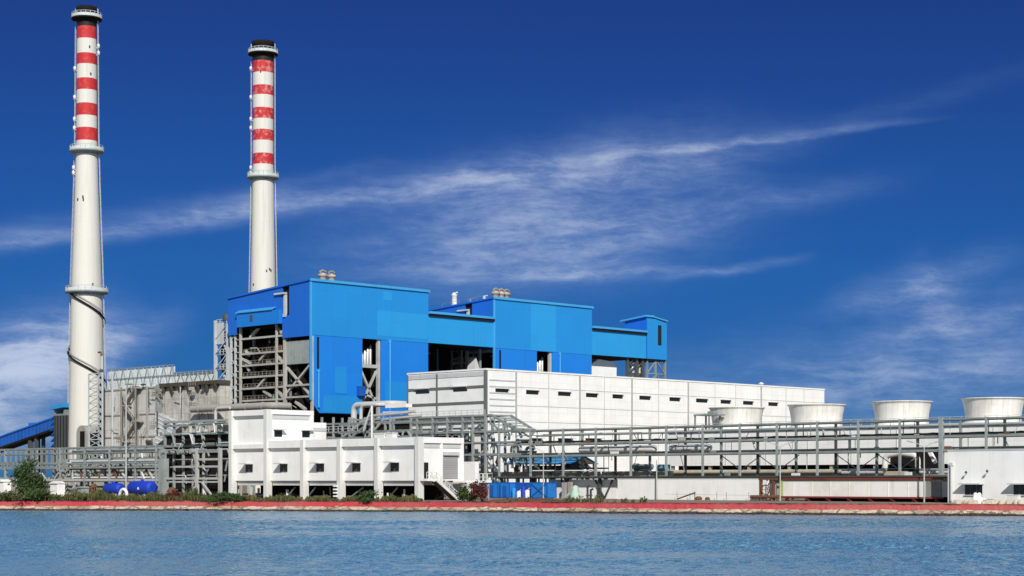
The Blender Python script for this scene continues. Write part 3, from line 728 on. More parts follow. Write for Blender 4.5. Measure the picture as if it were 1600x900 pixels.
b = MB(); b.prism([(X1+.4, yT-.7, 44.42), (X1-8, yT-.7, 43.62), (X1-8, yT-.7, 44.0), (X1+.4, yT-.7, 44.85)], (0, 3.4, 0)); b.prism([(X1+.2, yT+2.72, 44.4), (X1-8, yT+2.72, 43.6), (X1-8, yT1+.3, 42.9), (X1+.2, yT1+.3, 43.7)], (0, 0, .3)); T.part('roof', b, M['sky_trim'])
p0 = FX(1028, 508, X1); p1 = FX(1033.5, 540, X1)
b = MB(); b.box(X1-.05, X1+.02, p0[0], p1[0], p1[1], p0[1]); T.part('window', b, M['glass'])
for p in (1011, 1024, 1039):
    y = ox(p, X1-.6)[0]; b = MB(); b.box(X1-.9, X1-.4, y-.22, y+.22, 8, 34.3); T.part('column', b, M['rack_mid'])
for i in range(3):
    z = 24+i*3.4; y0_ = ox(1011, X1-.6)[0]; y1_ = ox(1039, X1-.6)[0]; ym = (y0_+y1_)/2
    for q in (((y0_, z), (ym, z+3.2)), ((ym, z+3.2), (y1_, z)), ((y0_, z), (y1_, z))):
        b = MB(); b.bar((X1-.65, q[0][0], q[0][1]), (X1-.65, q[1][0], q[1][1]), .26); T.part('brace', b, M['rack_mid'])
b = MB(); b.box(X1-7, X1-.2, yT+.3, yT1-.3, 33.9, 34.28); T.part('floor', b, M['dark'])
# vents along the roof edge of the second boiler house
yB = YA+UNIT
for px_, h, r, lab, m_ in ((710, 3.0, .62, 'stout pale vent stack on the roof edge of second boiler house', 'lagging_white'), (757, .9, .4, 'small white roof cowl near the second boiler house corner', 'lagging_white'), (735, .8, .35, 'small dark roof cowl beside the stout pale vent stack', 'rack_mid')):
    x, s = oy(px_, yB+1.2); z = zroof(x)+.36; b = MB(); b.lathe(x, yB+1.2, [(r*1.2, z), (r, z+.3), (r, z+h*.75), (r*1.25, z+h*.8), (r*.6, z+h)], 14); b.tube([(x, yB+1.2, z+h*.9), (x+.9, yB+1.2, z+h)], r*.35, 8)
    solo('roof_vent', lab, 'vent', b, M[m_], (x, yB+1.2, z))
b = MB()
xa = oy(690, yB)[0]; b.rail([(xa, yB+.2, zroof(xa)+.36), (X1-3, yB+.2, zroof(X1-3)+.36)], .8, 2.6, .06, False)
solo('roof_railing', 'thin railing along the left roof edge of second boiler house', 'railing', b, M['rack_mid'], (xa, yB, zroof(xa)))

# lattice stair tower left of the boiler house
T = Thing('access_tower', 'pale lattice access tower with landings against the boiler house left side', 'tower', (-321.5, YA+4, GZ))
xa, xb = oy(337, YA+2)[0], oy(356, YA+2)[0]; ya_, yb_ = YA+2, YA+8; top = zz(500, oy(345, YA+2)[1])
for x in (xa, xb):
    for y in (ya_, yb_):
        b = MB(); b.box(x-.3, x+.3, y-.3, y+.3, GZ, top if x == xa else top-1); T.part('column', b, M['lattice'])
nl = 11
for i in range(nl):
    z = 6 + (top-7)*i/(nl-1)
    b = MB(); b.box(xa+.31, xb-.31, ya_, yb_, z-.12, z+.12); lv = T.part('landing', b, M['rack_mid'])
    b = MB(); b.rail([(xa+.4, ya_, z+.13), (xb-.4, ya_, z+.13)], 1.0, 1.4, .12); T.part('railing', b, M['lattice'], lv)
    if i < nl-1:
        z2 = 6 + (top-7)*(i+1)/(nl-1); b = MB()
        p, q = ((xa+.8, xb-.8) if i % 2 else (xb-.8, xa+.8)); b.bar((p, ya_+1, z), (q, ya_+1, z2), .7, .28); T.part('stair_flight', b, M['lattice'])
        b = MB(); b.bar((xa, ya_-.2, z), (xb, ya_-.2, z2), .2); T.part('brace', b, M['lattice'])
b = MB(); b.box(xa-.2, xb-.5, ya_+1.5, yb_-.5, 28, top-2.3); T.part('shade_core', b, M['dark'])  # near-black block stands for the shade inside the tower
b = MB(); b.box(xa+.3, xb-1.5, ya_-.1, ya_+.05, top-5.2, top-.6); T.part('sheet_panel', b, M['lattice'])
b = MB(); b.lathe((xa+xb)/2+1.2, ya_+.5, [(.9, top-.2), (1.0, top+.6), (.6, top+1.2)], 12); T.part('fan_casing', b, M['rack_beam'])
b = MB(); b.lathe(xb+1.6, ya_-.5, [(.6, top-3.3), (.75, top-2.5), (.3, top-1.9)], 12); T.part('ventilator', b, M['lagging_white'])

# ------------------------------------------------------------------ turbine hall
XH = -251.0; YH = 244.0
xh0 = oy(637, YH)[0]; yh1 = ox(1288, XH)[0]; ZH = 25.9
T = Thing('turbine_hall', 'long white turbine hall with a row of small dark slit windows', 'building', ((xh0+XH)/2, (YH+yh1)/2, GZ))
b = MB(); b.box(XH-.3, XH, YH+.3, yh1, GZ, ZH); T.part('wall', b, M['white_clad'])
b = MB(); b.box(xh0, XH, YH, YH+.298, GZ, ZH); T.part('wall', b, M['white'])
b = MB(); b.box(xh0, XH-.31, yh1-.3, yh1, GZ, ZH); T.part('wall', b, M['white'])
b = MB(); b.box(xh0, xh0+.3, YH+.3, yh1-.31, GZ, ZH); T.part('wall', b, M['white'])
b = MB(); b.box(xh0+.31, XH-.31, YH+.31, yh1-.31, ZH-.9, ZH-.5); T.part('roof', b, M['pale_trim'])
b = MB(); b.box(xh0-.1, XH+.12, YH-.14, YH+.2, ZH+.002, ZH+.3); b.box(XH-.3, XH+.12, YH+.2, yh1+.1, ZH+.002, ZH+.3); T.part('parapet_cap', b, M['white'])
b = MB(); b.box(xh0, XH, YH-.1, YH-.003, ZH-1.1, ZH-.25); T.part('parapet_band', b, M['pale_trim'])
for z, h in ((22.75, .5), (19.7, .5), (16.6, .5), (13.5, .5)):
    b = MB(); b.box(xh0, XH-.5, YH-.12, YH-.003, z-h/2, z+h/2); T.part('band', b, M['grey_trim'])
for px_, w in ((683.5, .45), (638, .35)):
    x = oy(px_, YH)[0]; b = MB(); b.box(x-w/2, x+w/2, YH-.2, YH-.13, GZ, ZH-.25); T.part('pilaster', b, M['grey_trim'])
b = MB(); b.box(XH-.45, XH+.14, YH-.22, YH-.145, GZ, ZH); b.box(XH+.003, XH+.14, YH-.14, YH+.25, GZ, ZH); T.part('corner_trim', b, M['grey_trim'])
for p0, p1, q in ((650,671,611.5),(708.5,730,608)):
    x0 = oy(p0, YH)[0]; x1 = oy(p1, YH)[0]; z = zz(q, oy((p0+p1)/2, YH)[1])
    b = MB(); b.box(x0, x1, YH-.08, YH-.003, z-.42, z+.42); w = T.part('window', b, M['glass'])
    b = MB(); b.box(x0-.1, x1+.1, YH-.5, YH-.003, z+.43, z+.55); T.part('hood', b, M['pale_trim'], w)
for p in (806, 857, 905.6, 944, 987, 1028.6, 1075, 1117, 1149, 1189, 1228, 1256):
    y = ox(p, XH)[0]; strong = p in (806, 905.6, 987, 1075, 1189)
    b = MB(); w = .42 if strong else .2; b.box(XH+.003, XH+(.14 if strong else .06), y-w/2, y+w/2, GZ, ZH-.02); T.part('downpipe' if strong else 'joint_strip', b, M['seam'] if strong else M['pale_trim'])
ylv = ox(806, XH)[0]
for i in range(8):
    z = ZH-2.0-i*1.22; b = MB(); b.box(XH+.003, XH+.10, YH+.8, ylv-.3, z, z+.26); T.part('louvre', b, M['pale_trim'])
for z in (22.9, 19.3, 16.2): 
    b = MB(); b.box(XH+.003, XH+.05, ylv+.3, yh1, z-.07, z+.07); T.part('joint_strip', b, M['pale_trim'])
for p0, p1 in ((774,794),(822,841),(872,891),(915.6,933),(957,972.6),(999,1015.7),(1046,1062),(1087.6,1105),(1126,1141),(1161,1176),(1200.5,1214.5)):
    y0 = ox(p0, XH)[0]; y1 = ox(p1, XH)[0]; z = 22.0
    b = MB(); b.box(XH+.003, XH+.05, y0, y1, z-.38, z+.38); w = T.part('window', b, M['glass'])
    b = MB(); b.box(XH+.003, XH+.40, y0-.1, y1+.1, z+.385, z+.5); T.part('hood', b, M['pale_trim'], w)
for p0, p1 in ((829,845),(872,893),(915,938)):
    y0 = ox(p0, XH)[0]; y1 = ox(p1, XH)[0]; z = zz(688.5, ox(p0, XH)[1])
    b = MB(); b.box(XH+.003, XH+.05, y0, y1, z-.45, z+.45); w = T.part('window', b, M['glass'])
    b = MB(); b.box(XH+.003, XH+1.1, y0-.2, y1+.2, z+.46, z+.6); T.part('hood', b, M['pale_trim'], w)
b = MB(); y = ox(1206, XH)[0]; b.lathe(XH-3, y, [(.5, ZH), (.5, ZH+.7), (.8, ZH+.8), (.1, ZH+1.2)], 12); T.part('roof_ventilator', b, M['lagging_white'])

# ------------------------------------------------------------------ control building
YC = 191.0
xcol = [oy(p, YC)[0] for p in (361.2, 415.8, 473, 530.5, 589, 652.5)]
XR = -211.6; XT = xcol[1] + .4; yCe = ox(722, XR)[0]
T = Thing('control_building', 'white control building on stilts at the waterfront, taller at its left', 'building', ((xcol[0]+XR)/2, YC+5, GZ))
def hood_window(face, a0, a1, z0, z1, depth, nm='window'):
    """dark window under a projecting concrete hood, on a front (y) or side (x) wall"""
    b = MB()
    if face == 'y':
        b.box(a0, a1, YC+.55, YC+.597, z0, z1); w = T.part(nm, b, M['glass'])
        b = MB(); b.box(a0-.15, a1+.15, YC+.597-depth, YC+.597, z1+.003, z1+.16); T.part('hood', b, M['pale_trim'], w)
        b = MB(); b.box((a0+a1)/2-.05, (a0+a1)/2+.05, YC+.52, YC+.549, z0, z1); b.box(a0, a1, YC+.52, YC+.549, z0-.08, z0); T.part('frame', b, M['grey_trim'], w)
    return w
def bay(x0, x1, tall):
    # recessed wall, parapet standing proud, base band set back
    b = MB(); b.box(x0, x1, YC+.6, YC+.9, 4.6, 10.15); T.part('wall', b, M['white'])
    b = MB(); b.box(x0, x1, YC+1.05, YC+1.3, 3.8, 4.597); T.part('base_band', b, M['pale_trim'])  # grey stands for the shade below the overhanging wall
    b = MB(); b.box(x0, x1, YC, YC+.9, 10.153, 11.4 if not tall else 10.9); T.part('parapet', b, M['white'])
    if tall:
        b = MB(); b.box(x0, x1, YC+.6, YC+.9, 10.903, 15.85); T.part('wall', b, M['white'])
        b = MB(); b.box(x0, x1, YC, YC+.9, 15.853, 16.8); T.part('parapet', b, M['white'])
cw = .42
for i in range(5): bay(xcol[i]+cw+.002, xcol[i+1]-cw-.002, i == 0)
for i, x in enumerate(xcol):
    zt = 16.85 if i < 2 else 11.45
    b = MB(); b.box(x-cw, x+cw, YC-.25, YC+.95, GZ, zt); T.part('column', b, M['column_white'])
for p in (389.5, 443.5, 500.5, 557, 617):
    x = oy(p, YC+.6)[0]; hood_window('y', x-1.0, x+1.0, 6.15, 7.45, 1.45)
# short side of the low block (facing the sun)
xs_ = XR
b = MB(); b.box(xs_-.3, xs_, YC+.96, yCe, 4.6, 11.4); T.part('wall', b, M['white'])
b = MB(); b.box(xs_+.003, xs_+.35, YC+.97, yCe+.1, 10.5, 11.42); T.part('parapet', b, M['white'])
b = MB(); b.box(xs_+.003, xs_+.10, YC+.97, yCe+.1, 9.75, 10.497); T.part('band', b, M['pale_trim'])  # grey strip: the parapet's shadow put into colour
y = ox(688.5, xs_)[0]; b = MB(); b.box(xs_+.003, xs_+.3, y-.2, y+.2, 3.8, 10.49); T.part('pilaster', b, M['white'])
b = MB(); b.box(xs_+.003, xs_+.3, yCe-.35, yCe+.1, 3.8, 10.49); T.part('pilaster', b, M['white'])
y0, y1 = ox(658.5, xs_)[0], ox(669, xs_)[0]; b = MB(); b.box(xs_+.003, xs_+.06, y0, y1, 4.95, 7.45); dr = T.part('door', b, M['glass'])
b = MB(); b.box(xs_+.061, xs_+.13, y1-.3, y1-.2, 5.9, 6.1); T.part('handle', b, M['silver'], dr)
y0, y1 = ox(692, xs_)[0], ox(715, xs_)[0]; b = MB(); b.box(xs_+.003, xs_+.08, y0, y1, 4.9, 8.6); sh = T.part('roller_shutter', b, M['shutter'])
b = MB(); b.box(xs_+.003, xs_+.45, y0-.1, y1+.1, 8.605, 9.15); T.part('shutter_box', b, M['pale_trim'], sh)
# rear, roofs, floor and core
b = MB(); b.box(xcol[0], xs_-.31, yCe-.3, yCe, 4.6, 11.4); T.part('wall', b, M['white'])
b = MB(); b.box(xcol[0]+.3, xs_-.31, YC+.91, yCe-.31, 10.6, 10.9); T.part('roof', b, M['pale_trim'])
b = MB(); b.box(xcol[0]+.1, xs_-.31, YC+1.31, yCe-.31, 3.9, 4.4); T.part('floor', b, M['concrete'])
b = MB(); b.box(xcol[0]-.1, xcol[0]+.2, YC+.96, yCe, 4.6, 16.8); T.part('wall', b, M['white'])
# tall block side with two hooded windows
yTe = ox(487, XT)[0]
b = MB(); b.box(XT-.3, XT-.003, YC+.96, yTe, 10.91, 16.0); T.part('wall', b, M['white'])
b = MB(); b.box(XT-.3, XT+.35, YC+.97, yTe+.2, 16.003, 16.8); T.part('parapet', b, M['white'])
b = MB(); b.box(XT-.002, XT+.10, YC+.97, yTe, 15.2, 15.99); T.part('band', b, M['pale_trim'])  # upper parapet's shadow put in as a grey strip
b = MB(); b.box(XT-.001, XT+.35, yTe-.5, yTe+.15, 10.91, 15.99); T.part('pilaster', b, M['white'])
b = MB(); b.box(xcol[0]+.2, XT-.31, yTe-.3, yTe, 10.91, 16.8); b.box(xcol[0]+.2, XT-.31, YC+.91, yTe-.31, 16.0, 16.3); T.part('roof', b, M['pale_trim'])
for p0, p1 in ((428.5, 440.5), (472, 484)):
    y0, y1 = ox(p0, XT)[0], ox(p1, XT)[0]
    b = MB(); b.box(XT+.0, XT+.05, y0, y1, 12.15, 13.3); w = T.part('window', b, M['glass'])
    b = MB(); b.box(XT+.0, XT+1.0, y0-.25, y1+.25, 13.303, 13.45); T.part('hood', b, M['pale_trim'], w)
# set-back block
y2 = ox(511, XT)[0]
b = MB(); b.box(XT-8, XT-.2, yTe+.02, y2, 3.8, 14.8); T.part('rear_block', b, M['white'])
b = MB(); b.box(XT-.197, XT-.1, yTe+.02, y2, 13.3, 13.9); T.part('band', b, M['pale_trim'])  # grey strip painted as shade below the block's top edge
# understorey
b = MB(); b.box(xcol[0]+.5, xs_-1, YC+6, YC+6.3, GZ, 3.9); T.part('understorey_shade', b, M['dark'])  # near-black sheet stands for the shade under the raised floor
for i in range(26):
    x = random.uniform(xcol[0]+2, xs_-2); h = random.uniform(.6, 2.0); yy = YC+random.uniform(1.8, 4.5); b = MB()
    if i % 3 == 0: b.tube([(x, yy, GZ), (x, yy, GZ+h)], random.uniform(.12,.3), 8); T.part('pipe', b, M[random.choice(['lattice','silver','lagging_white'])])
    elif i % 3 == 1: b.box(x, x+random.uniform(.4,1.4), yy, yy+.6, GZ, GZ+h*.7); T.part('cabinet', b, M[random.choice(['rack_mid','concrete','rack_beam'])])
    else: b.tube([(x, yy, GZ+.5), (x+random.uniform(1,4), yy, GZ+.5), (x+random.uniform(1,4)+.2, yy, GZ+2)], .14, 8); T.part('pipe', b, M['rack_mid'])
for x_ in (oy(521, YC-1)[0],):
    for k_ in range(4):
        b = MB(); b.box(x_-.35, x_+.35, YC-.8, YC-.4, 3.6-k_*.55, 3.85-k_*.55); T.part('insulator_block', b, M['white'])

# outside stair by the door
T = Thing('outdoor_stair', 'steep white metal stair from the door down to the bank', 'stairs', (XR+1, YC+5, GZ))
y0 = ox(656, XR)[0]; yl = y0+1.9
b = MB(); b.box(XR+.32, XR+1.9, y0-.2, yl, 4.55, 4.9); T.part('landing', b, M['white'])
ye = yl+4.7
for xx in (XR+.45, XR+1.75):
    b = MB(); b.bar((xx, yl, 4.75), (xx, ye, GZ+.1), .16, .42); T.part('stringer', b, M['lagging_white'])
for i in range(15):
    f = (i+.5)/15; b = MB(); b.box(XR+.53, XR+1.67, yl+4.7*f-.14, yl+4.7*f+.14, 4.75-3.15*f-.05, 4.75-3.15*f); T.part('tread', b, M['concrete'])
b = MB(); b.bar((XR+1.1, yl, 4.4), (XR+1.1, ye, 1.4), 1.2, .06); T.part('soffit', b, M['soot'])  # near-black underside: shade of the flight put into colour
b = MB()
for xx in (XR+.45, XR+1.75):
    b.bar((xx, yl, 5.85), (xx, ye, 2.7), .09); b.bar((xx, yl, 5.35), (xx, ye, 2.2), .07)
    for i in range(6): f = i/5; b.bar((xx, yl+4.7*f, 4.75-3.15*f), (xx, yl+4.7*f, 5.85-3.15*f), .08)
b.rail([(XR+1.8, y0-.2, 4.9), (XR+1.8, yl, 4.9)], 1.0, .9, .08)
T.part('railing', b, M['lagging_white'])
T = Thing('loading_platform', 'raised loading platform with railing before the grey roller shutter', 'platform', (XR+2, yCe, GZ))
y0, y1 = ox(690, XR)[0], yCe+3.5
b = MB(); b.box(XR+.36, XR+3.2, y0+2.2, y1, 4.3, 4.62); T.part('deck', b, M['white'])
b = MB(); b.rail([(XR+3.1, y0+2.2, 4.62), (XR+3.1, y1, 4.62)], 1.1, 1.0, .08); b.rail([(XR+.4, y1, 4.62), (XR+3.1, y1, 4.62)], 1.1, 1.0, .08); T.part('railing', b, M['lagging_white'])
for yy in (y0+2.6, y1-.4):
    b = MB(); b.box(XR+2.6, XR+2.9, yy-.15, yy+.15, GZ, 4.3); T.part('leg', b, M['concrete'])

def smooth_path0(p): return p
# ------------------------------------------------------------------ long pipe rack
YR0, YR1 = 232.6, 237.6
T = Thing('pipe_rack', 'long grey steel pipe rack crossing in front of the cooling tower', 'pipe rack', (-190, 235, GZ))
xs0 = oy(780, YR0)[0]; BAY = 8.0
x_first = -235.9
cx = [x_first + BAY*i for i in range(13)]
xL, xE = x_first, cx[-1]+4
front_px = (780, 829, 880, 931, 985.5, 1041, 1098, 1156, 1214, 1277, 1341, 1406, 1471, 1541, 1613)
fx = [oy(p, YR0)[0] for p in front_px]
for i, x in enumerate(fx):
    heavy = i == 12
    w = .32 if not heavy else .62
    zb_ = 5.36 if x < -141 else 8.9
    b = MB(); b.box(x-w/2, x+w/2, YR0-w/2, YR0+w/2, zb_ if i else GZ, 13.75); T.part('post', b, M['rack_steel'])
back_px = (860, 910, 961.7, 1015.5, 1071, 1127, 1184, 1244, 1306, 1370, 1434, 1501, 1570)
bx = [oy(p, YR1)[0] for p in back_px]
for i, x in enumerate(bx):
    b = MB(); b.box(x-.17, x+.17, YR1-.17, YR1+.17, GZ if i < 4 else 5.36, 13.5); T.part('post', b, M['rack_beam'] if i % 2 == 0 else M['rack_mid'])  # rear posts darker: their shade is put into the colour
xa, xb = fx[1]-3.5, fx[-1]+2
for z, h, nm in ((13.55, .24, 't'), (12.65, .15, 'r'), (11.05, .32, 'm'), (9.0, .36, 'm')):
    for y, m_ in ((YR0, 'rack_mid'), (YR1, 'rack_beam')):  # rear beams take the darker steel, shade in its colour
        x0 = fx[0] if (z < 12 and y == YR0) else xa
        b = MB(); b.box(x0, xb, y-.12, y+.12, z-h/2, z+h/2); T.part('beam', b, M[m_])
    for x in fx[1:]:
        if z < 13.6 and nm != 'r':
            b = MB(); b.box(x-.11, x+.11, YR0+.13, YR1-.13, z-.16, z+.16); T.part('cross_beam', b, M['rack_beam'])
b = MB(); b.box(fx[0]-1, fx[12]+1, YR0-.3, YR0+.3, 5.1, 5.38); T.part('deck_beam', b, M['rack_beam'])
b = MB(); b.box(fx[0]-1, fx[12]+1, YR0+.31, YR1+.3, 4.95, 5.2); T.part('deck', b, M['rack_beam'])
for i in (6, 7, 9, 10):
    b = MB(); b.bar((fx[i], YR1, 8.7), (fx[i]+4, YR1, 6.3), .12); b.bar((fx[i]+8, YR1, 8.7), (fx[i]+4, YR1, 6.3), .12); T.part('brace', b, M['rack_mid'])
rnd = random.Random(41)
for i in range(64):
    x = rnd.uniform(xa+1, xb-1); lo, hi = rnd.choice(((11.2, 12.6), (11.2, 13.5), (9.2, 10.9), (9.2, 10.9), (6.0, 8.8))); y = rnd.choice((YR0+.3, YR0+1.7, YR1-.4))
    b = MB(); b.bar((x, y, lo), (x+rnd.choice((0, 0, 0, .9, -.9)), y, hi), rnd.uniform(.06, .13)); T.part('hanger', b, M[rnd.choice(['rack_steel','rack_mid','rack_beam','lattice'])])
for i in range(26):
    x = rnd.uniform(xa+1, xb-3); z = rnd.choice((9.2, 11.22, 5.4)); h = rnd.uniform(.2, .6)
    b = MB(); b.box(x, x+rnd.uniform(.3, 1.8), YR0+.2, YR0+.6, z, z+h); T.part('junction_box', b, M[rnd.choice(['rack_mid','rack_beam','steel','rust','lagging_white'])])
for i in range(12):
    x = rnd.uniform(xa, xb-14); z = rnd.choice((9.3, 9.5, 11.3, 12.85, 6.4)); y = YR0+rnd.uniform(1.0, 4.6); L = rnd.uniform(9, 26)
    b = MB(); b.tube(smooth_path0([(x, y, z), (x+L, y, z), (x+L, y, z-1.4)]), rnd.uniform(.06, .14), 6); T.part('small_pipe', b, M[rnd.choice(['steel','rack_mid','lagging_white','rack_beam'])])
# ground legs carrying the deck
for p in (806, 858, 911, 962.5):
    x = oy(p, YR1)[0]; b = MB(); b.box(x-.22, x+.22, YR0+.6, YR0+1.05, GZ, 4.94); T.part('leg', b, M['rack_beam'])
for (p, q) in ((925,940),(952,939),(872,884)):
    x0, x1 = oy(p, YR0)[0], oy(q, YR0)[0]; b = MB(); b.bar((x0, YR0+.8, 4.7), (x1, YR0+.8, GZ), .22); T.part('brace', b, M['rack_beam'])
RACK = T
# pipes lying on the rack
def pipe(label, pts, r, m, n=10, group=None):
    b = MB(); b.tube(pts, r, n); c_ = Vector(pts[0]); return solo('pipe', label, 'pipe', b, M[m], c_, group)
G = 'pipes lying on the long rack'
pipe('dark bundle pipe lying along the upper middle level of the long rack', [(xa, YR0+.9, 11.45), (xb, YR0+.9, 11.45)], .17, 'rack_beam')
pipe('slim pale pipe behind the dark one on the upper middle level', [(xa, YR0+2.6, 11.45), (xb, YR0+2.6, 11.45)], .14, 'steel')
pipe('silver lagged pipe on the lower level of the long rack', [(xa, YR0+4.3, 9.42), (xb-20, YR0+4.3, 9.42)], .2, 'silver')
pipe('thin dark pipe on the lower level edge of the long rack', [(xa, YR0+.8, 9.38), (xb, YR0+.8, 9.38)], .15, 'rack_beam')
for p0, p1, lab in ((905, 1026, 'fat white insulated vessel inside the rack, longer left one'), (1046, 1112, 'short fat white insulated vessel inside the rack, right one')):
    x0, x1 = oy(p0, YR0+3.5)[0], oy(p1, YR0+3.5)[0]; r = .6
    b = MB(); b.tube([(x0, YR0+3.5, 10.05), (x0+.25, YR0+3.5, 10.05), (x0+.7, YR0+3.5, 10.05), (x1-.7, YR0+3.5, 10.05), (x1-.25, YR0+3.5, 10.05), (x1, YR0+3.5, 10.05)], [r*.4, r*.8, r, r, r*.8, r*.4], 18)
    solo('vessel', lab, 'tank', b, M['lagging_white'], (x0, YR0+3.5, 9.2))
# cable tray clutter on the levels
T = Thing('cable_tray', 'dark cable tray with bunched cables on the rack upper level', 'cable tray', (xa, YR0+.4, 11.3))
b = MB(); b.box(xa, xb, YR0+.25, YR0+.6, 11.26, 11.33); T.part('tray', b, M['rack_beam'])
b = MB(); pts = []
x = xa
while x < xb: pts.append((x, YR0+.42, 11.46+random.uniform(-.06,.12))); x += 1.3
b.tube(pts, .13, 6); T.part('cable', b, M['dark'])

# higher stretch of rack in front of the turbine hall, with the sloping transition
T = Thing('pipe_bridge', 'higher grey pipe bridge before the turbine hall, sloping down at right', 'pipe bridge', (-255, 235, GZ))
hp = (545, 600, 628, 652, 676, 699, 723, 739, 759)
hx = [oy(p, YR0)[0] for p in hp]; zt = 16.6
for i, x in enumerate(hx):
    w = .40 if i >= 7 else .34
    b = MB(); b.box(x-w/2, x+w/2, YR0-w/2, YR0+w/2, GZ, zt); T.part('post', b, M['rack_steel'])
    b = MB(); b.box(x-.18, x+.18, YR1-.18, YR1+.18, GZ, zt-.4); T.part('post', b, M['rack_mid'])
for z, h in ((zt, .32), (15.5, .24), (13.6, .36), (11.6, .3), (9.4, .4)):
    for y, m_ in ((YR0, 'rack_steel' if z > 15.9 else 'rack_mid'), (YR1, 'rack_beam')):
        b = MB(); b.box(hx[0], hx[-1]+(0 if z > 15 else 9), y-.15, y+.15, z-h/2, z+h/2); T.part('beam', b, M[m_])
    for x in hx:
        b = MB(); b.box(x-.12, x+.12, YR0+.18, YR1-.18, z-.14, z+.14); T.part('cross_beam', b, M['rack_beam'])
xd0, xd1 = oy(768, YR0)[0], oy(808, YR0)[0]
for y in (YR0, YR1):
    b = MB(); b.box(hx[-1], xd0, y-.15, y+.15, zt-.16, zt+.16); b.bar((xd0, y, zt), (xd1, y, 13.55), .34, .4); b.bar((xd0-.5, y, 15.2), (xd1-2, y, 12.65), .24, .3); b.box(xd1, xa+.2, y-.125, y+.125, 13.42, 13.68); T.part('beam', b, M['rack_mid'])
for i in range(7):
    f = i/6; x = xd0+(xd1-xd0)*f; z = zt+(13.55-zt)*f; b = MB(); b.bar((x, YR0, z), (x, YR1, z), .22); b.bar((x-.3, YR0, z), (x-.3, YR0, z-1.3), .18); T.part('rung', b, M['rack_steel'])
b = MB(); b.rail([(hx[1], YR0-.2, zt+.1), (hx[-1], YR0-.2, zt+.1)], .9, 1.6, .09); T.part('railing', b, M['lattice'])
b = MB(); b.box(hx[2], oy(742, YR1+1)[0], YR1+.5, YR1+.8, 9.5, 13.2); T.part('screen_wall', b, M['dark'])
b = MB(); b.box(oy(636, YR1)[0], oy(742, YR1)[0], YR1+1, YR1+2, 14.0, 15.4); T.part('white_duct', b, M['white'])
for i in range(10):
    x = random.uniform(hx[3], hx[-1]+8); z = random.choice((13.95, 11.9, 9.8)); yy = YR0+random.uniform(.8, 4); b = MB()
    b.tube([(x, yy, z), (x+random.uniform(2,5), yy, z), (x+random.uniform(3,5), yy, z-random.uniform(.8,2))], random.uniform(.16,.34), 8); T.part('pipe', b, M[random.choice(['lagging_white','silver','rack_mid'])])
# process clutter at the junction of the racks (px 740-830, rows 680-745)
T = Thing('valve_station', 'jumble of white bent pipes and valves where the two racks join', 'pipework', (-240, 236, GZ))
for i in range(9):
    x = oy(748+i*8.5, YR0+2)[0]; z0 = random.uniform(5.4, 9.5); h = random.uniform(1.5, 4.5); yy = YR0+random.uniform(.8, 4.2)
    pts = [(x, yy, z0), (x, yy, z0+h*.7)] + [(x+.9-.9*math.cos(k*math.pi/8), yy, z0+h*.7+.9*math.sin(k*math.pi/8)) for k in range(1, 9)] + [(x+1.8, yy, z0+random.uniform(.2, 1))]
    b = MB(); b.tube(pts, random.uniform(.16,.3), 8); p_ = T.part('pipe', b, M[random.choice(['lagging_white','silver','lattice','rack_mid'])])
    if i % 2: b = MB(); b.lathe(x, yy, [(.2, z0+.4), (.42, z0+.7), (.42, z0+1.0), (.2, z0+1.3)], 10); T.part('valve', b, M['rack_beam'], p_)
b = MB(); b.box(oy(742, YR1+3)[0], oy(757, YR1+3)[0], YR1+3, YR1+4, 4.8, 9.2); T.part('cabinet', b, M['white'])
b = MB(); b.box(oy(722, YR0-8)[0], oy(742, YR0-8)[0], YR0-8, YR0-7, 2.2, 8.0); T.part('cabinet', b, M['white'])

# ------------------------------------------------------------------ pipework behind the control building
def smooth_path(pts, r, k=6):
    pts = [Vector(p) for p in pts]; out = [pts[0]]
    for i in range(1, len(pts)-1):
        p, c_, n_ = pts[i-1], pts[i], pts[i+1]; a_ = c_ + (p-c_).normalized()*r; b_ = c_ + (n_-c_).normalized()*r
        for j in range(k+1):
            t = j/k; out.append(a_*(1-t)**2 + c_*2*t*(1-t) + b_*t*t)
    out.append(pts[-1]); return out
yp = 240.5
x0, z0 = FY(553, 660, yp); x1, z1 = FY(556, 633, yp); x2, z2 = FY(640, 632, yp)
b = MB(); b.tube(smooth_path([(x0, yp, 8), (x0, yp, z1), (-274.6, yp, z1), (-274.6, yp+10, z1)], 1.5), .62, 18); solo('steam_main', 'big pale grey steam pipe bending down at a wide elbow below blue wall', 'pipe', b, M['pipe_grey'], (x0, yp, 8))
yp2 = 238.6; x0b = oy(564, yp2)[0]
b = MB(); b.tube(smooth_path([(x0b, yp2, 8), (x0b, yp2, z1-.2), (-276.2, yp2, z1-.2), (-276.2, yp2+10, z1-.2)], 1.4), .36, 14); solo('steam_branch', 'slimmer grey pipe tucked inside the big elbow below blue wall', 'pipe', b, M['pipe_grey'], (x0b, yp2, 8))
for i, (p, q, r, lab) in enumerate((((527,690),(578,650),.26,'lowest slanting silver pipe left of the big elbow'), ((541,690),(590,648),.28,'middle slanting silver pipe behind the white parapet'), ((568,692),(600,655),.28,'right slanting silver pipe nearest the white pole'))):
    yq = 222+i*.9; a_, c_ = FY(*p, yq), FY(*q, yq); pipe(lab, [(a_[0], yq, a_[1]), (c_[0], yq, c_[1]), (c_[0]+6, yq+4, c_[1]+.6)], r, 'silver')
T = Thing('steel_frame', 'grey steel frame with catwalk behind the low control building roof', 'steel frame', (-262, 221, GZ))
ys = 219.0
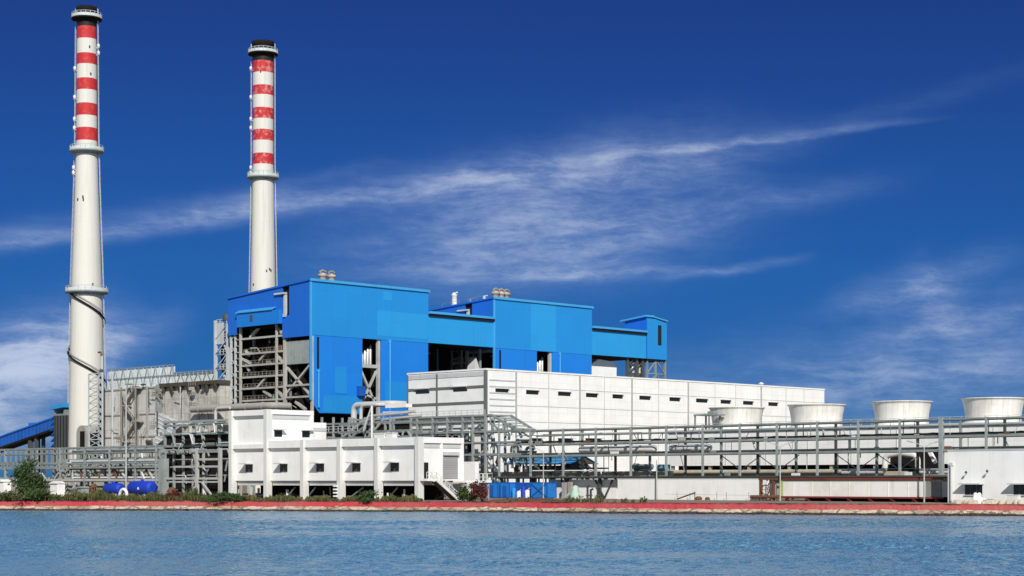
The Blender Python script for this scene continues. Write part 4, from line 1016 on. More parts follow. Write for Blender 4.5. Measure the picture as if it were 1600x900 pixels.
for p in (503, 521, 546, 570, 583, 610):
    x = oy(p, ys)[0]
    for yy in (ys, ys+5):
        b = MB(); b.box(x-.17, x+.17, yy-.17, yy+.17, GZ, zz(652, oy(p, ys)[1])); T.part('post', b, M['rack_steel'])
for z in (15.3, 13.7, 12.6, 11.0):
    for yy in (ys, ys+5):
        b = MB(); b.box(oy(498, ys)[0], oy(640, ys)[0], yy-.13, yy+.13, z-.15, z+.15); T.part('beam', b, M['rack_mid'])
b = MB(); b.rail([(oy(500, ys)[0], ys-.2, 13.8), (oy(560, ys)[0], ys-.2, 13.8)], 1.0, 1.4, .1); T.part('railing', b, M['lattice'])
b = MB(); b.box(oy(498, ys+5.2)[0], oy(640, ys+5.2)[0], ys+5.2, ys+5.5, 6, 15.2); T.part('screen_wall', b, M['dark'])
for i in range(12):
    x = oy(500+i*11, ys)[0]; b = MB(); z = random.uniform(11.4, 14.0); b.tube([(x, ys+2, z), (x+random.uniform(1,3), ys+1.2, z), (x+random.uniform(1,3), ys+1.2, z-1.6)], random.uniform(.18,.34), 8); T.part('pipe', b, M[random.choice(['silver','lagging_white','rack_mid','lattice'])])
x, z = FY(581, 634, 217.5); b = MB(); b.tube([(x, 217.5, GZ), (x, 217.5, z)], .22, 8); b.bar((x, 217.5, z), (x-2.4, 217.5, z-4.5), .2); solo('pole', 'white steel pole with a raking stay beside the big elbow', 'pole', b, M['lagging_white'], (x, 217.5, GZ))
x0, z0 = FY(602, 636, 230); x1, _ = FY(634, 636, 230)
b = MB(); b.box(x0, x1, 230, 231.6, z0-.2, z0+.5); b.box(x0-.3, x1-1, 229.6, 230.0, z0-1.6, z0-.9); solo('white_duct', 'short white rectangular duct left of the turbine hall corner', 'duct', b, M['white'], (x0, 230, z0))
for p0, p1, lab in ((584,600,'left low white cabinet standing behind the control building parapet'), (603,613,'right low white cabinet standing behind the control building parapet')):
    xa_, xb_ = oy(p0, 214)[0], oy(p1, 214)[0]; b = MB(); b.box(xa_, xb_, 214, 215.2, GZ, 13.0); b.box(xa_-.1, xb_+.1, 213.9, 215.3, 13.0, 13.15); solo('cabinet', lab, 'cabinet', b, M['white'], (xa_, 214, GZ), 'white cabinets behind parapet')
# large duct pipe across the front of the boiler house
yp = YA-4
x0, z0 = FY(300, 638, yp); x1, _ = FY(424, 636, yp)
b = MB(); b.tube(smooth_path([(x0, yp, z0-.2), (x1, yp, z0-.2), (x1+.2, yp+4.5, z0-.2)], 1.2), .72, 16)
for i in range(5): 
    xx = x0 + (x1-x0)*(i+.5)/5; b.tube([(xx-.15, yp, z0-.2), (xx+.15, yp, z0-.2)], .82, 16)
solo('flue_pipe', 'large horizontal grey pipe in front of the boiler house foot', 'pipe', b, M['concrete'], (x0, yp, z0))
x0, z0 = FY(337, 640, yp-1.2); b = MB(); b.tube(smooth_path([(x0+5, yp-1.2, z0+.3), (x0, yp-1.2, z0+.3), (x0, yp-1.2, 8)], 1.2), .36, 12); solo('drop_pipe', 'grey pipe bending down below the large horizontal pipe', 'pipe', b, M['esp'], (x0, yp-1.2, 8))

# ------------------------------------------------------------------ cooling tower
YT0, YT1 = 247.0, 263.0; xt0, xt1 = -208.0, -131.0
T = Thing('cooling_tower', 'long white cooling tower block topped by four round fan stacks', 'cooling tower', ((xt0+xt1)/2, 255, GZ))
b = MB(); b.box(xt0, xt1, YT0, YT0+.3, 7.2, 13.1); T.part('wall', b, M['white_clad'])
b = MB(); b.box(xt0, xt0+.3, YT0+.31, YT1, 7.2, 13.1); T.part('wall', b, M['white_clad'])
b = MB(); b.box(xt0+.31, xt1, YT1-.3, YT1, 7.2, 13.1); b.box(xt1-.3, xt1, YT0+.31, YT1-.31, 7.2, 13.1); T.part('wall', b, M['white_clad'])
b = MB(); b.box(xt0-.3, xt1+.3, YT0-.4, YT1+.3, 13.102, 13.45); T.part('deck', b, M['pale_trim'])
b = MB(); b.rail([(xt0, YT0-.2, 13.45), (xt1, YT0-.2, 13.45)], 1.0, 2.0, .06); T.part('railing', b, M['lattice'])
b = MB(); b.box(xt0-.4, xt1+.4, YT0-.8, YT1+.4, GZ, 6.1); T.part('basin', b, M['beige_conc'])
b = MB(); b.box(xt0+.5, xt1-.5, YT0+2.2, YT1-2, 6.1, 7.2); T.part('fill', b, M['dark'])
for i in range(10):
    x = xt0+.6 + (xt1-xt0-1.2)*i/9; b = MB(); b.box(x-.25, x+.25, YT0+.3, YT0+.8, 6.1, 7.2); T.part('column', b, M['concrete'])
for i in range(9):
    x = xt0 + (xt1-xt0)*(i+.5)/9; b = MB(); b.box(x-.08, x+.08, YT0-.06, YT0-.003, 7.2, 13.1); T.part('joint_strip', b, M['pale_trim'])
for i, p in enumerate((1151, 1276, 1409, 1552)):
    cxx, s = oy(p, 255); b = MB()
    zb_, zt_ = 13.46, 17.3; prof = []
    for j in range(11):
        f = j/10; prof.append((4.15 + .12*(1-f)**4*2 + .62*f**1.7, zb_+(zt_-zb_)*f))
    prof += [(4.95, zt_), (4.95, zt_+.16), (4.6, zt_+.16)] + [(4.02+.58*f**1.7, zb_+(zt_-zb_)*f) for f in (.9,.6,.3,0)]
    b.lathe(cxx, 255, prof, 48, False); fs_ = T.part('fan_stack', b, M['fan_white'])
    b = MB(); b.lathe(cxx, 255, [(.5, 14.3), (.6, 15.0), (.1, 15.3)], 12)
    for k_ in range(6):
        a_ = k_*math.pi/3; b.bar((cxx, 255, 14.8), (cxx+3.9*math.cos(a_), 255+3.9*math.sin(a_), 14.9), .5, .06)
    T.part('fan', b, M['rack_mid'], fs_)
    b = MB(); b.lathe(cxx, 255, [(4.36, 13.455), (4.62, 13.455), (4.62, 13.7), (4.30, 13.8)], 48, False); T.part('base_ring', b, M['white'], fs_)
# stair head frame at the left end of the deck
p0, p1 = oy(1086, YT0)[0], oy(1108, YT0)[0]; b = MB()
for x in (p0, p1):
    for y in (YT0, YT0+3): b.box(x-.12, x+.12, y-.12, y+.12, 13.46, 15.9)
b.box(p0-.2, p1+1.0, YT0-.2, YT0+3.2, 15.9, 16.15); b.box(p1-.2, p1+1.1, YT0-.2, YT0+1, 16.15, 16.6)
T.part('stair_head', b, M['rack_mid'])
# dark bay with white bent pipes at the right
xd0_, xd1_ = oy(1392, YT0)[0], oy(1472, YT0)[0]
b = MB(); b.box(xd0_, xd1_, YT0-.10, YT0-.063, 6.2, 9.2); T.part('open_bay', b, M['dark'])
for p, sgn, lab in ((1383, -1, 'white bent riser pipe left of the dark bay in the cooling tower'), (1434, 1, 'white bent riser pipe right of the dark bay in the cooling tower')):
    yy = YT0-2.2; x, s = oy(p, yy); zl_ = zz(736, s); zh_ = zz(712, s)
    pts = smooth_path([(x-8 if sgn < 0 else x+9, yy, zl_-.1), (x, yy, zl_-.1), (x, yy, zh_), (x+3.0 if sgn < 0 else x-3.0, yy, zh_+.4)], 1.0)
    b = MB(); b.tube(pts, .45, 12); solo('riser_pipe', lab, 'pipe', b, M['lagging_white'], (x, yy, zl_), 'white bent risers')
xm = oy(1310, YT0-1.5)[0]
pipe('long beige pipe along the cooling tower basin edge', [(xt0, YT0-1.6, 6.05), (oy(1372, YT0-1.6)[0], YT0-1.6, 6.05)], .42, 'beige_conc')
b = MB(); b.bar((oy(1452, 243)[0], 243, 9.2), (oy(1462, 243)[0], 243, 7.3), .5); solo('brace_plate', 'short white slanted strut at the dark bay right edge', 'strut', b, M['white'], (oy(1452, 243)[0], 243, 7.3))

# ------------------------------------------------------------------ blue-roofed shed and the yard under the deck
T = Thing('open_shed', 'low open shed with bright blue sheet roof behind the rack', 'shed', (-232, 243, GZ))
x0, x1 = oy(790, 239.5)[0], oy(896, 239.5)[0]; ze, zr_ = 7.6, 9.0
b = MB(); b.prism([(x0, 239.0, ze), (x0, 242.6, zr_), (x0, 242.6, zr_+.12), (x0, 239.0, ze+.12)], (x1-x0, 0, 0)); b.prism([(x0, 242.61, zr_), (x0, 246.2, ze), (x0, 246.2, ze+.12), (x0, 242.61, zr_+.12)], (x1-x0, 0, 0)); T.part('roof', b, M['blue_light'])
b = MB(); b.prism([(x1-.5, 239.2, ze), (x1-.5, 242.6, zr_-.02), (x1-.5, 246, ze)], (.2, 0, 0)); T.part('gable_shade', b, M['soot'])  # dark sheet in the open gable, interior shade in its colour
for i in range(5):
    x = x0+.5+(x1-x0-1.2)*i/4
    for y in (239.6, 245.6): 
        b = MB(); b.box(x-.12, x+.12, y-.12, y+.12, GZ, ze); T.part('post', b, M['rack_beam'])
b = MB(); b.box(x0+1, x1-1, 243, 243.3, 5.6, 7.4); T.part('back_wall', b, M['dark'])
x0, x1 = oy(893, 242)[0], oy(932, 242)[0]
b = MB(); b.prism([(x0, 239.2, 7.0), (x0, 242.2, 8.7), (x0, 245, 7.0)], (x1-x0-4, 0, 0)); b.box(x0-3, x1, 239.0, 245.2, 6.7, 6.98); b.box(x0, x0+.3, 240, 240.3, GZ, 6.7); b.box(x1-.6, x1-.3, 240, 240.3, GZ, 6.7)
solo('canopy', 'small dark gabled canopy right beside the blue shed roof', 'canopy', b, M['rack_beam'], (x0, 242, GZ))
x0, x1 = oy(745, 238.6)[0], oy(1050, 238.6)[0]
b = MB(); b.box(x0, x1, 238.3, 239.0, 5.16, 6.1); b.box(x0, x1, 238.2, 239.1, 6.1, 6.25)
for i in range(11): xx = x0+(x1-x0)*(i+.5)/11; b.box(xx-.25, xx+.25, 238.35, 238.95, GZ, 5.16)
solo('trough', 'beige concrete cable trough running along behind the rack deck', 'trough', b, M['beige_conc'], (x0, 238.6, GZ))
# clutter inside the shed line
rnd = random.Random(21)
for i, (p, w, h, m_, lab) in enumerate(((808,1.2,1.3,'rack_beam','dark machine at left under the blue shed roof'), (822,.9,1.0,'lagging_white','small white drum under the blue shed roof'), (838,1.6,1.2,'rack_beam','squat dark machine at centre under the blue shed roof'), (858,1.0,1.1,'rust','rusty drum under the right end of blue shed roof'))):
    x = oy(p, 238.65)[0]; b = MB(); b.lathe(x, 238.65, [(w*.5, 6.26), (w*.55, 6.26+h*.6), (w*.35, 6.26+h*.7), (w*.35, 6.26+h)], 12); b.tube([(x, 238.65, 6.26+h*.8), (x+w*.8, 238.65, 6.26+h*.8)], .14, 8)
    solo('pump', lab, 'pump', b, M[m_], (x, 238.65, 6.26))
x, s = oy(992, 239.6); b = MB(); b.tube([(x-.5, 240, 7.0), (x+.5, 240, 7.0)], .62, 16); b.tube([(x+.4, 240, 7.0), (x+3.6, 240, 7.0)], .5, 14); b.box(x-.3, x+3.2, 239.7, 240.3, GZ, 6.5)
solo('motor', 'grey horizontal motor with round end on the trough', 'motor', b, M['rack_mid'], (x, 240, 6.3))
x, s = oy(1036, 240); b = MB(); b.box(x-1.6, x+.4, 240, 241.5, 6.26, 7.4); b.box(x-1.5, x-1.2, 240.1, 240.4, GZ, 6.26); solo('control_box', 'pale teal equipment box by the cooling tower corner', 'box', b, mat('teal_box', (.16,.34,.40), .6), (x, 240, GZ))

# blue containers under the deck
yb0 = 229.5
def container(p0, p1, label, door):
    x0, x1 = oy(p0, yb0)[0], oy(p1, yb0)[0]; z0, z1 = GZ+.05, 4.35
    T = Thing('blue_container', label, 'container', ((x0+x1)/2, yb0+1.2, GZ), 'blue containers under the rack')
    b = MB(); b.box(x0+.1, x1-.1, yb0+.1, yb0+2.3, z0+.1, z1-.1); T.part('body', b, M['box_blue'])
    b = MB(); n = int((x1-x0)/.35)
    for i in range(n): x = x0+.2+(x1-x0-.4)*i/n; b.box(x, x+.16, yb0+.03, yb0+.097, z0+.15, z1-.15)
    T.part('corrugation', b, M['box_blue'])
    b = MB()
    for x in (x0, x1-.16): b.box(x, x+.16, yb0, yb0+.16, z0, z1); b.box(x, x+.16, yb0+2.24, yb0+2.4, z0, z1)
    b.box(x0+.08, x1-.08, yb0+.01, yb0+.15, z1-.15, z1-.01); b.box(x0+.08, x1-.08, yb0+.01, yb0+.15, z0+.01, z0+.15)
    for x in (x0, x1-.16): b.box(x+.01, x+.15, yb0+.1, yb0+2.3, z1-.14, z1-.02); b.box(x+.01, x+.15, yb0+.1, yb0+2.3, z0+.02, z0+.14)
    T.part('frame', b, M['conveyor_blue'])
    if door: b = MB(); b.bar((x0+.3, yb0-.02, z0+.3), (x1-.3, yb0-.02, z1-.3), .14); b.bar((x0+.3, yb0-.02, z1-.3), (x1-.3, yb0-.02, z0+.3), .14); T.part('cross_brace', b, M['conveyor_blue'])
    else: b = MB(); b.box((x0+x1)/2-.5, (x0+x1)/2+.5, yb0-.03, yb0+.027, z0+.2, z1-.6); T.part('door', b, M['conveyor_blue'])
container(757, 778, 'leftmost bright blue container under the rack beside red shrub', False)
container(781, 796, 'second narrow blue container under the rack, with plain door', False)
container(829, 855, 'right blue container under the rack with a crossed brace', True)
b = MB()
x0, x1 = oy(798, 230)[0], oy(828, 230)[0]
b.box(x0, x1, 231, 231.2, GZ, 4.3)
solo('hoarding', 'dark blue sheet hoarding between the blue containers', 'hoarding', b, M['conveyor_blue'], (x0, 231, GZ))
for i, p in enumerate((803, 811, 818, 824)):
    x = oy(p, 229.8)[0]; b = MB(); h = (1.9, 1.3, 2.2, 1.5)[i]
    b.tube([(x, 229.8, GZ), (x, 229.8, GZ+h*.9), (x, 229.8, GZ+h)], [.42, .42, .2], 12); b.tube([(x, 229.8, GZ+h*.9), (x+.5, 229.8, GZ+h+.3)], .08, 6)
    solo('gas_cylinder', ('tall blue gas cylinder left before the dark blue hoarding', 'shortest white gas cylinder before the dark blue hoarding', 'tallest blue gas cylinder before the dark blue hoarding', 'white gas cylinder right before the dark blue hoarding')[i], 'cylinder', b, M[('box_blue','lagging_white','tank_blue','lagging_white')[i]], (x, 229.8, GZ), 'gas cylinders under the rack')
# pale back wall, posts and machine right of the containers
b = MB(); x0, x1 = oy(858, 234)[0], oy(964, 234)[0]; b.box(x0, x1, 233.9, 234.2, GZ, 4.7); b.box(x0, x1, 233.8, 234.3, 4.7, 4.85); solo('yard_wall', 'pale plastered yard wall in shade beneath the rack deck', 'wall', b, M['white'], (x0, 234, GZ))
x, s = oy(899, 231); b = MB(); b.lathe(x, 231, [(.9, GZ), (.95, GZ+.8), (.6, GZ+1.5), (.6, GZ+2.0), (.2, GZ+2.3)], 14); b.tube([(x-.6, 231, GZ+1.2), (x-1.8, 231, GZ+.5)], .3, 8); b.tube([(x+.5, 231, GZ+1.0), (x+1.7, 231, GZ+.3)], .25, 8)
solo('pump', 'pale green pump standing under the rack deck', 'pump', b, mat('pale_green_paint', (.42,.56,.48), .6), (x, 231, GZ))
for i, p in enumerate((880, 889)):
    x = oy(p, 232)[0]; b = MB(); b.box(x-.35, x+.35, 232, 232.6, GZ, 4.3+i*.1); b.box(x-.45, x+.45, 231.9, 232.7, GZ, GZ+.3); solo('pier', ('grey concrete pier left of the pale green pump', 'grey concrete pier beside the pale green pump')[i], 'pier', b, M['concrete'], (x, 232, GZ), 'concrete piers under the deck')
for i, p in enumerate((918, 923, 934)):
    x = oy(p, 229)[0]; b = MB(); h = (2.1, 1.5, 1.8)[i]; b.tube([(x, 229, GZ), (x, 229, GZ+h), (x+.5, 229, GZ+h+.2)], .2, 8); b.lathe(x, 229, [(.32, GZ+.5), (.32, GZ+.7)], 8); solo('standpipe', ('tall dark standpipe under the rack right of the pump', 'shorter dark standpipe beside the tall one', 'dark standpipe under the slanting rack braces')[i], 'pipe', b, M['rack_beam'], (x, 229, GZ), 'standpipes under the rack')

# plain white boundary wall and the stained basin
yw = 229.0
x0, x1 = oy(965, yw)[0], oy(1200, yw)[0]
T = Thing('boundary_wall', 'plain white wall under the middle of the pipe rack', 'wall', ((x0+x1)/2, yw, GZ))
b = MB(); b.box(x0, x1, yw, yw+.3, GZ-.2, 4.9); T.part('wall', b, M['white'])
b = MB(); b.box(x0-.1, x1+.1, yw-.08, yw+.38, 4.902, 4.98); T.part('coping', b, M['pale_trim'])
b = MB()
for p in (1058, 1078, 1120, 1135, 1170):
    x = oy(p, yw-1)[0]; b.bar((x, yw-1, GZ), (x, yw-1, GZ+1.3), .06)
b.bar((oy(1040,yw-1)[0], yw-1, GZ+.9), (oy(1185,yw-1)[0], yw-1, GZ+.8), .04)
solo('wire_fence', 'thin sagging wire fence before the plain white wall', 'fence', b, M['rack_mid'], (x0, yw-1, GZ))
x, s = oy(1075, yw-2); b = MB(); b.tube([(x-2.2, yw-2, GZ+.15), (x+1.5, yw-2, GZ+1.2)], .12, 7); b.tube([(x+1.4, yw-2, GZ), (x+1.4, yw-2, GZ+1.15)], .07, 6); solo('scrap_pipe', 'dark pipe leaning on a stake before the plain white wall', 'pipe', b, M['rust'], (x, yw-2, GZ))
b = MB(); b.lathe(x+2.2, yw-2, [(.5, GZ), (.6, GZ+.35), (.3, GZ+.6)], 10); solo('scrap_heap', 'larger dark scrap lump before the plain white wall', 'scrap', b, M['rust'], (x+2.2, yw-2, GZ))
b = MB(); b.lathe(x+4.0, yw-2, [(.4, GZ), (.4, GZ+.3), (.2, GZ+.5)], 10); solo('scrap_heap', 'smaller flat scrap lump right of the larger one', 'scrap', b, M['rust'], (x+4, yw-2, GZ))
yb = 226.0
x0, x1, xm = oy(1219, yb)[0], oy(1470, yb)[0], oy(1446, yb)[0]
T = Thing('water_basin', 'long stained white basin with red rim raised on short struts', 'basin', ((x0+x1)/2, yb+2, GZ))
b = MB(); b.box(x0+.6, xm, yb, yb+.3, 2.25, 4.45); T.part('wall', b, M['stained'])
b = MB(); b.box(xm, x1, yb+.003, yb+.3, 2.25, 4.45); T.part('wall', b, M['basin_grey'], label='darker grey end panel')
b = MB(); b.box(x0, x0+.597, yb-.05, yb+.3, 2.1, 4.6); T.part('end_post', b, M['lime'])
b = MB(); b.box(x0+.6, x1, yb+.31, yb+4, 2.25, 2.5); b.box(x0+.6, x1, yb+3.7, yb+4, 2.5, 4.45); b.box(x1-.3, x1, yb+.31, yb+3.69, 2.5, 4.45); T.part('tank_shell', b, M['stained'])
b = MB(); b.box(x0+.6, x1+.2, yb-.25, yb+.35, 4.75, 5.0); T.part('rim', b, M['brick_red'])
b = MB(); b.box(x0+.6, x1+.1, yb-.02, yb+.3, 4.452, 4.748); T.part('rim_band', b, M['beige_conc'])
b = MB(); b.box(x0, x1+.3, yb-.3, yb+.3, 2.0, 2.248); T.part('sill', b, M['brick_red'])
for i in range(8):
    x = x0+1+(x1-x0-2)*i/7; b = MB(); b.box(x-.2, x+.2, yb+.2, yb+.6, GZ, 2.0); b.bar((x, yb-.1, 2.0), (x+1.1, yb-.3, GZ), .14); T.part('strut', b, M['brick_red'])
for i in range(7):
    x = x0+2.5+(xm-x0-2)*i/7; b = MB(); b.box(x-.06, x+.06, yb-.04, yb-.003, 2.25, 4.45); T.part('joint_strip', b, M['stained'])
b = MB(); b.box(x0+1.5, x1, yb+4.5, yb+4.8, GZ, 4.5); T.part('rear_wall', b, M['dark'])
# valve gear at the left of the basin
T = Thing('sluice_gear', 'rusty sluice gear with wheel left of the stained basin', 'valve gear', (x0-2.5, yb, GZ))
xg = oy(1202, yb)[0]
for dx in (-1.6, .8):
    b = MB(); b.box(xg+dx-.2, xg+dx+.2, yb-.2, yb+.2, GZ, 4.7); T.part('frame_post', b, M['rust'])
b = MB(); b.box(xg-1.9, xg+1.4, yb-.25, yb+.25, 4.7, 5.0); T.part('crosshead', b, M['rust'])
b = MB(); b.tube([(xg-.4, yb, 2.0), (xg-.4, yb, 4.7)], .14, 8); T.part('spindle', b, M['lagging_white'])
b = MB(); N = 14
b.tube([(xg-.4+.75*math.cos(2*math.pi*i/N), yb-.4, 3.2+.75*math.sin(2*math.pi*i/N)) for i in range(N+1)], .09, 6); b.bar((xg-1.1, yb-.4, 3.2), (xg+.3, yb-.4, 3.2), .09); b.bar((xg-.4, yb-.4, 2.5), (xg-.4, yb-.4, 3.9), .09); T.part('handwheel', b, M['rust'])
b = MB(); b.tube([(xg-3.4, yb-.2, 2.1), (xg+2.2, yb-.2, 2.1)], .28, 10); T.part('pipe', b, M['rust'])
for dx in (-3.2, -1.4, .6): b = MB(); b.tube([(xg+dx, yb-.2, GZ), (xg+dx, yb-.2, 2.0)], .2, 8); T.part('leg', b, M['rust'])
b = MB(); b.box(xg-.9, xg+.5, yb+.5, yb+1.2, GZ, 4.2); T.part('cabinet', b, M['lagging_white'])

# ------------------------------------------------------------------ pump house at the right edge
yg = 222.0
x0 = oy(1481, yg)[0]; x1 = oy(1690, yg)[0]; zg = zz(705, oy(1481, yg)[1])
T = Thing('pump_house', 'white flat roofed pump house at the right edge, dark hooded windows', 'building', ((x0+x1)/2, yg+3, GZ))
wins = [(1508, 1535), (1584, 1612)]
b = MB(); b.box(x0, x1, yg, yg+.3, GZ-.1, zg); T.part('wall', b, M['white'])
b = MB(); b.box(x0, x0+.3, yg+.31, yg+7, GZ-.1, zg); b.box(x1-.3, x1, yg+.31, yg+7, GZ-.1, zg); b.box(x0+.31, x1-.31, yg+6.7, yg+7, GZ-.1, zg); T.part('wall', b, M['white'])
b = MB(); b.box(x0-.1, x1+.1, yg-.06, yg+7.1, zg+.002, zg+.16); T.part('roof', b, M['pale_trim'])
for p0, p1 in wins:
    a0, a1 = oy(p0, yg)[0], oy(p1, yg)[0]; zt_ = zz(757, oy(p0, yg)[1]); zb_ = zz(773, oy(p0, yg)[1])
    b = MB(); b.box(a0, a1, yg-.05, yg-.003, zb_, zt_); w = T.part('window', b, M['glass'])
    b = MB(); b.box(a0-.35, a1+.25, yg-1.25, yg-.003, zt_+.003, zt_+.17); T.part('hood', b, M['pale_trim'], w)
    b = MB()
    for k_ in range(1, 3): xx = a0+(a1-a0)*k_/3; b = MB(); b.box(xx-.04, xx+.04, yg-.09, yg-.051, zb_+.002, zt_); T.part('mullion', b, M['grey_trim'], w)
    b = MB(); b.box(a0-.1, a1+.1, yg-.2, yg-.003, zb_-.14, zb_-.003); T.part('sill', b, M['pale_trim'], w)
xq = x0+.7; b = MB(); b.tube([(xq, yg-.25, GZ+.3), (xq, yg-.25, zg-1.8)], .16, 8); b.box(xq-.25, xq+.25, yg-.4, yg-.003, zg-2.0, zg-1.6); T.part('downpipe', b, M['pale_trim'])
for p, q in ((1511, 737), (1544, 735)):
    a, z = FY(p, q, yg); b = MB(); b.bar((a, yg-.003, z-.2), (a+.25, yg-.7, z), .07); b.lathe(a+.25, yg-.7, [(.10, z-.25), (.2, z-.1), (.08, z+.1)], 8); T.part('wall_lamp', b, M['rack_beam'])
# rubble, boxes and gear before it
rnd = random.Random(4)
def rubble(px0, px1, n_, base, label, m_):
    b = MB()
    for i in range(n_):
        p = rnd.uniform(px0, px1); q = shore_pt(p, rnd.uniform(4, base), GZ); r = rnd.uniform(.15, .5)
        b.lathe(q.x, q.y, [(r, GZ-.1), (r*rnd.uniform(.8,1.1), GZ+r*.6), (r*.5, GZ+r*1.1)], 6)
    q = shore_pt((px0+px1)/2, 6, GZ); return solo('rubble', label, 'rubble', b, M[m_], q)
o = rubble(1492, 1600, 60, 9, 'pale broken stones heaped before the pump house', 'stone'); o['kind'] = 'stuff'
for i, (p, w, h, lab) in enumerate(((1584, 1.6, 1.1, 'white crate before the right pump house window'), (1549, .9, .6, 'low white box between the pump house windows'), (1612, 1.4, 1.3, 'white crate at the far right edge by the bank'))):
    q = shore_pt(p, 8, GZ); b = MB(); b.box(q.x-w/2, q.x+w/2, q.y-.4, q.y+.4, GZ+.12, GZ+h); b.box(q.x-w/2-.06, q.x+w/2+.06, q.y-.46, q.y+.46, GZ+h, GZ+h+.1); b.box(q.x-w/2, q.x-w/2+.15, q.y-.4, q.y+.4, GZ, GZ+.12); b.box(q.x+w/2-.15, q.x+w/2, q.y-.4, q.y+.4, GZ, GZ+.12)
    solo('crate', lab, 'crate', b, M['lagging_white'], q, 'white crates by the pump house')
for i, p in enumerate((1524, 1530)):
    q = shore_pt(p, 7, GZ); b = MB(); b.lathe(q.x, q.y, [(.5,GZ),(.52,GZ+.7),(.28,GZ+1.0),(.28,GZ+1.35),(.1,GZ+1.5)], 10); b.tube([(q.x, q.y, GZ+.6),(q.x+.9, q.y+.3, GZ+.6)], .16, 8); solo('pump', ('left small pale pump under the left pump house window', 'right small pale pump under the left pump house window')[i], 'pump', b, M['stained'], q, 'small pumps by pump house')

# ------------------------------------------------------------------ precipitator block and left side
ye = 229.0
xe0, xe1 = oy(163, ye)[0], oy(336, ye)[0]; xem = oy(246, ye)[0]
T = Thing('precipitator', 'grey dust precipitator block between left chimney and boiler house', 'building', ((xe0+xe1)/2, ye+5, GZ))
ztE = zz(606, oy(200, ye)[1])
b = MB(); b.box(xe0, xem, ye, ye+10, 10, ztE); T.part('casing', b, M['esp'])
b = MB(); b.box(xem+.003, xe1, ye+1.2, ye+10, 15, ztE-.3); T.part('casing', b, M['esp2'])
b = MB(); b.box(xem+.003, xe1+.5, ye+.3, ye+10, ztE-.29, ztE+.5); T.part('top_girder', b, M['soot'])
for i in range(7):
    x = xem+1.2+(xe1-xem-2)*i/6; b = MB(); b.lathe(x, ye+.8, [(.25, ztE-1.5-.5*(i%2)), (.6, ztE-.8), (.75, ztE-.3)], 8); T.part('hopper', b, M['soot'])
    b = MB(); b.box(x-.15, x+.15, ye+1.0, ye+1.19, 15, ztE-2); T.part('stiffener', b, M['concrete'])
for i in range(7):
    x = xe0+.2+(xem-xe0-.4)*i/6; b = MB(); b.box(x-.22, x+.22, ye-.3, ye-.003, 10, ztE); T.part('stiffener', b, M['concrete'])
for z in (14.5, 19.5, ztE-.3): b = MB(); b.box(xe0, xem, ye-.2, ye-.003, z-.15, z+.15); T.part('band', b, M['concrete'])
b = MB(); b.box(xem-.1, xem+.25, ye-.35, ye+1.1, 10, ztE+.3); T.part('corner_post', b, M['rack_mid'])
b = MB(); b.rail([(xe0, ye, ztE+.05), (xem, ye, ztE+.05)], 1.1, 1.5, .09); T.part('railing', b, M['lattice'])
for i in range(5):
    x = xe0+1+(xe1-xe0-2)*i/4; b = MB(); b.box(x-.25, x+.25, ye+1, ye+1.5, GZ, 15); T.part('leg', b, M['concrete'])
b = MB(); b.box(xe0-.2, xem, ye-.6, ye+2, 9.4, 9.99); T.part('sill_beam', b, M['dusty'])
rnd = random.Random(17)
for i in range(46):
    x = rnd.uniform(xe0+.5, xe1-.5); z = rnd.choice((ztE-.2, ztE-1, ztE-2.2, 19.5, 14.5, 12.5, 16.5))+rnd.uniform(-.6,.6); yy = ye-.9; b = MB()
    if i % 4 == 0: b.box(x, x+rnd.uniform(.5,1.6), yy, ye-.31, z, z+rnd.uniform(.3,1.0)); T.part('junction_box', b, M[rnd.choice(['dusty','soot','esp2'])])
    elif i % 4 == 1: b.tube([(x, yy, z), (x, yy, z-rnd.uniform(2,7))], rnd.uniform(.08,.18), 6); T.part('conduit', b, M[rnd.choice(['dusty','lattice','soot'])])
    elif i % 4 == 2: b.bar((x, yy, z), (x+rnd.uniform(-3,3), yy, z-rnd.uniform(0,2)), .16); T.part('conduit', b, M[rnd.choice(['dusty','steel'])])
    else: b.rail([(x, yy, z), (x+2.5, yy, z)], .9, .8, .07); T.part('railing', b, M['dusty'])
# pale sheeted hood and hopper right
p = [FY(243, 645, ye-.5), FY(285, 664, ye-.5), FY(243, 697, ye-.5)]
b = MB(); b.prism([(q[0], ye-.6, q[1]) for q in p] , (0, 1.6, 0)); T.part('sheeted_hood', b, M['lattice'], label='pale corrugated triangular hood')
b = MB()
for i in range(8):
    f = i/8; a_ = (p[0][0]+(p[2][0]-p[0][0])*f, p[0][1]+(p[2][1]-p[0][1])*f); c_ = (p[1][0]+(p[2][0]-p[1][0])*f, p[1][1]+(p[2][1]-p[1][1])*f); b.bar((a_[0], ye-.66, a_[1]), (c_[0], ye-.66, c_[1]), .1)
T.part('hood_rib', b, M['white'])
for i in range(3):
    x = oy(300+i*12, ye)[0]; b = MB(); b.tube([(x, ye-.3, 10), (x, ye-.3, 17.5-i)], .5, 10); T.part('pipe', b, M['lagging_white'] if i % 2 else M['esp'])
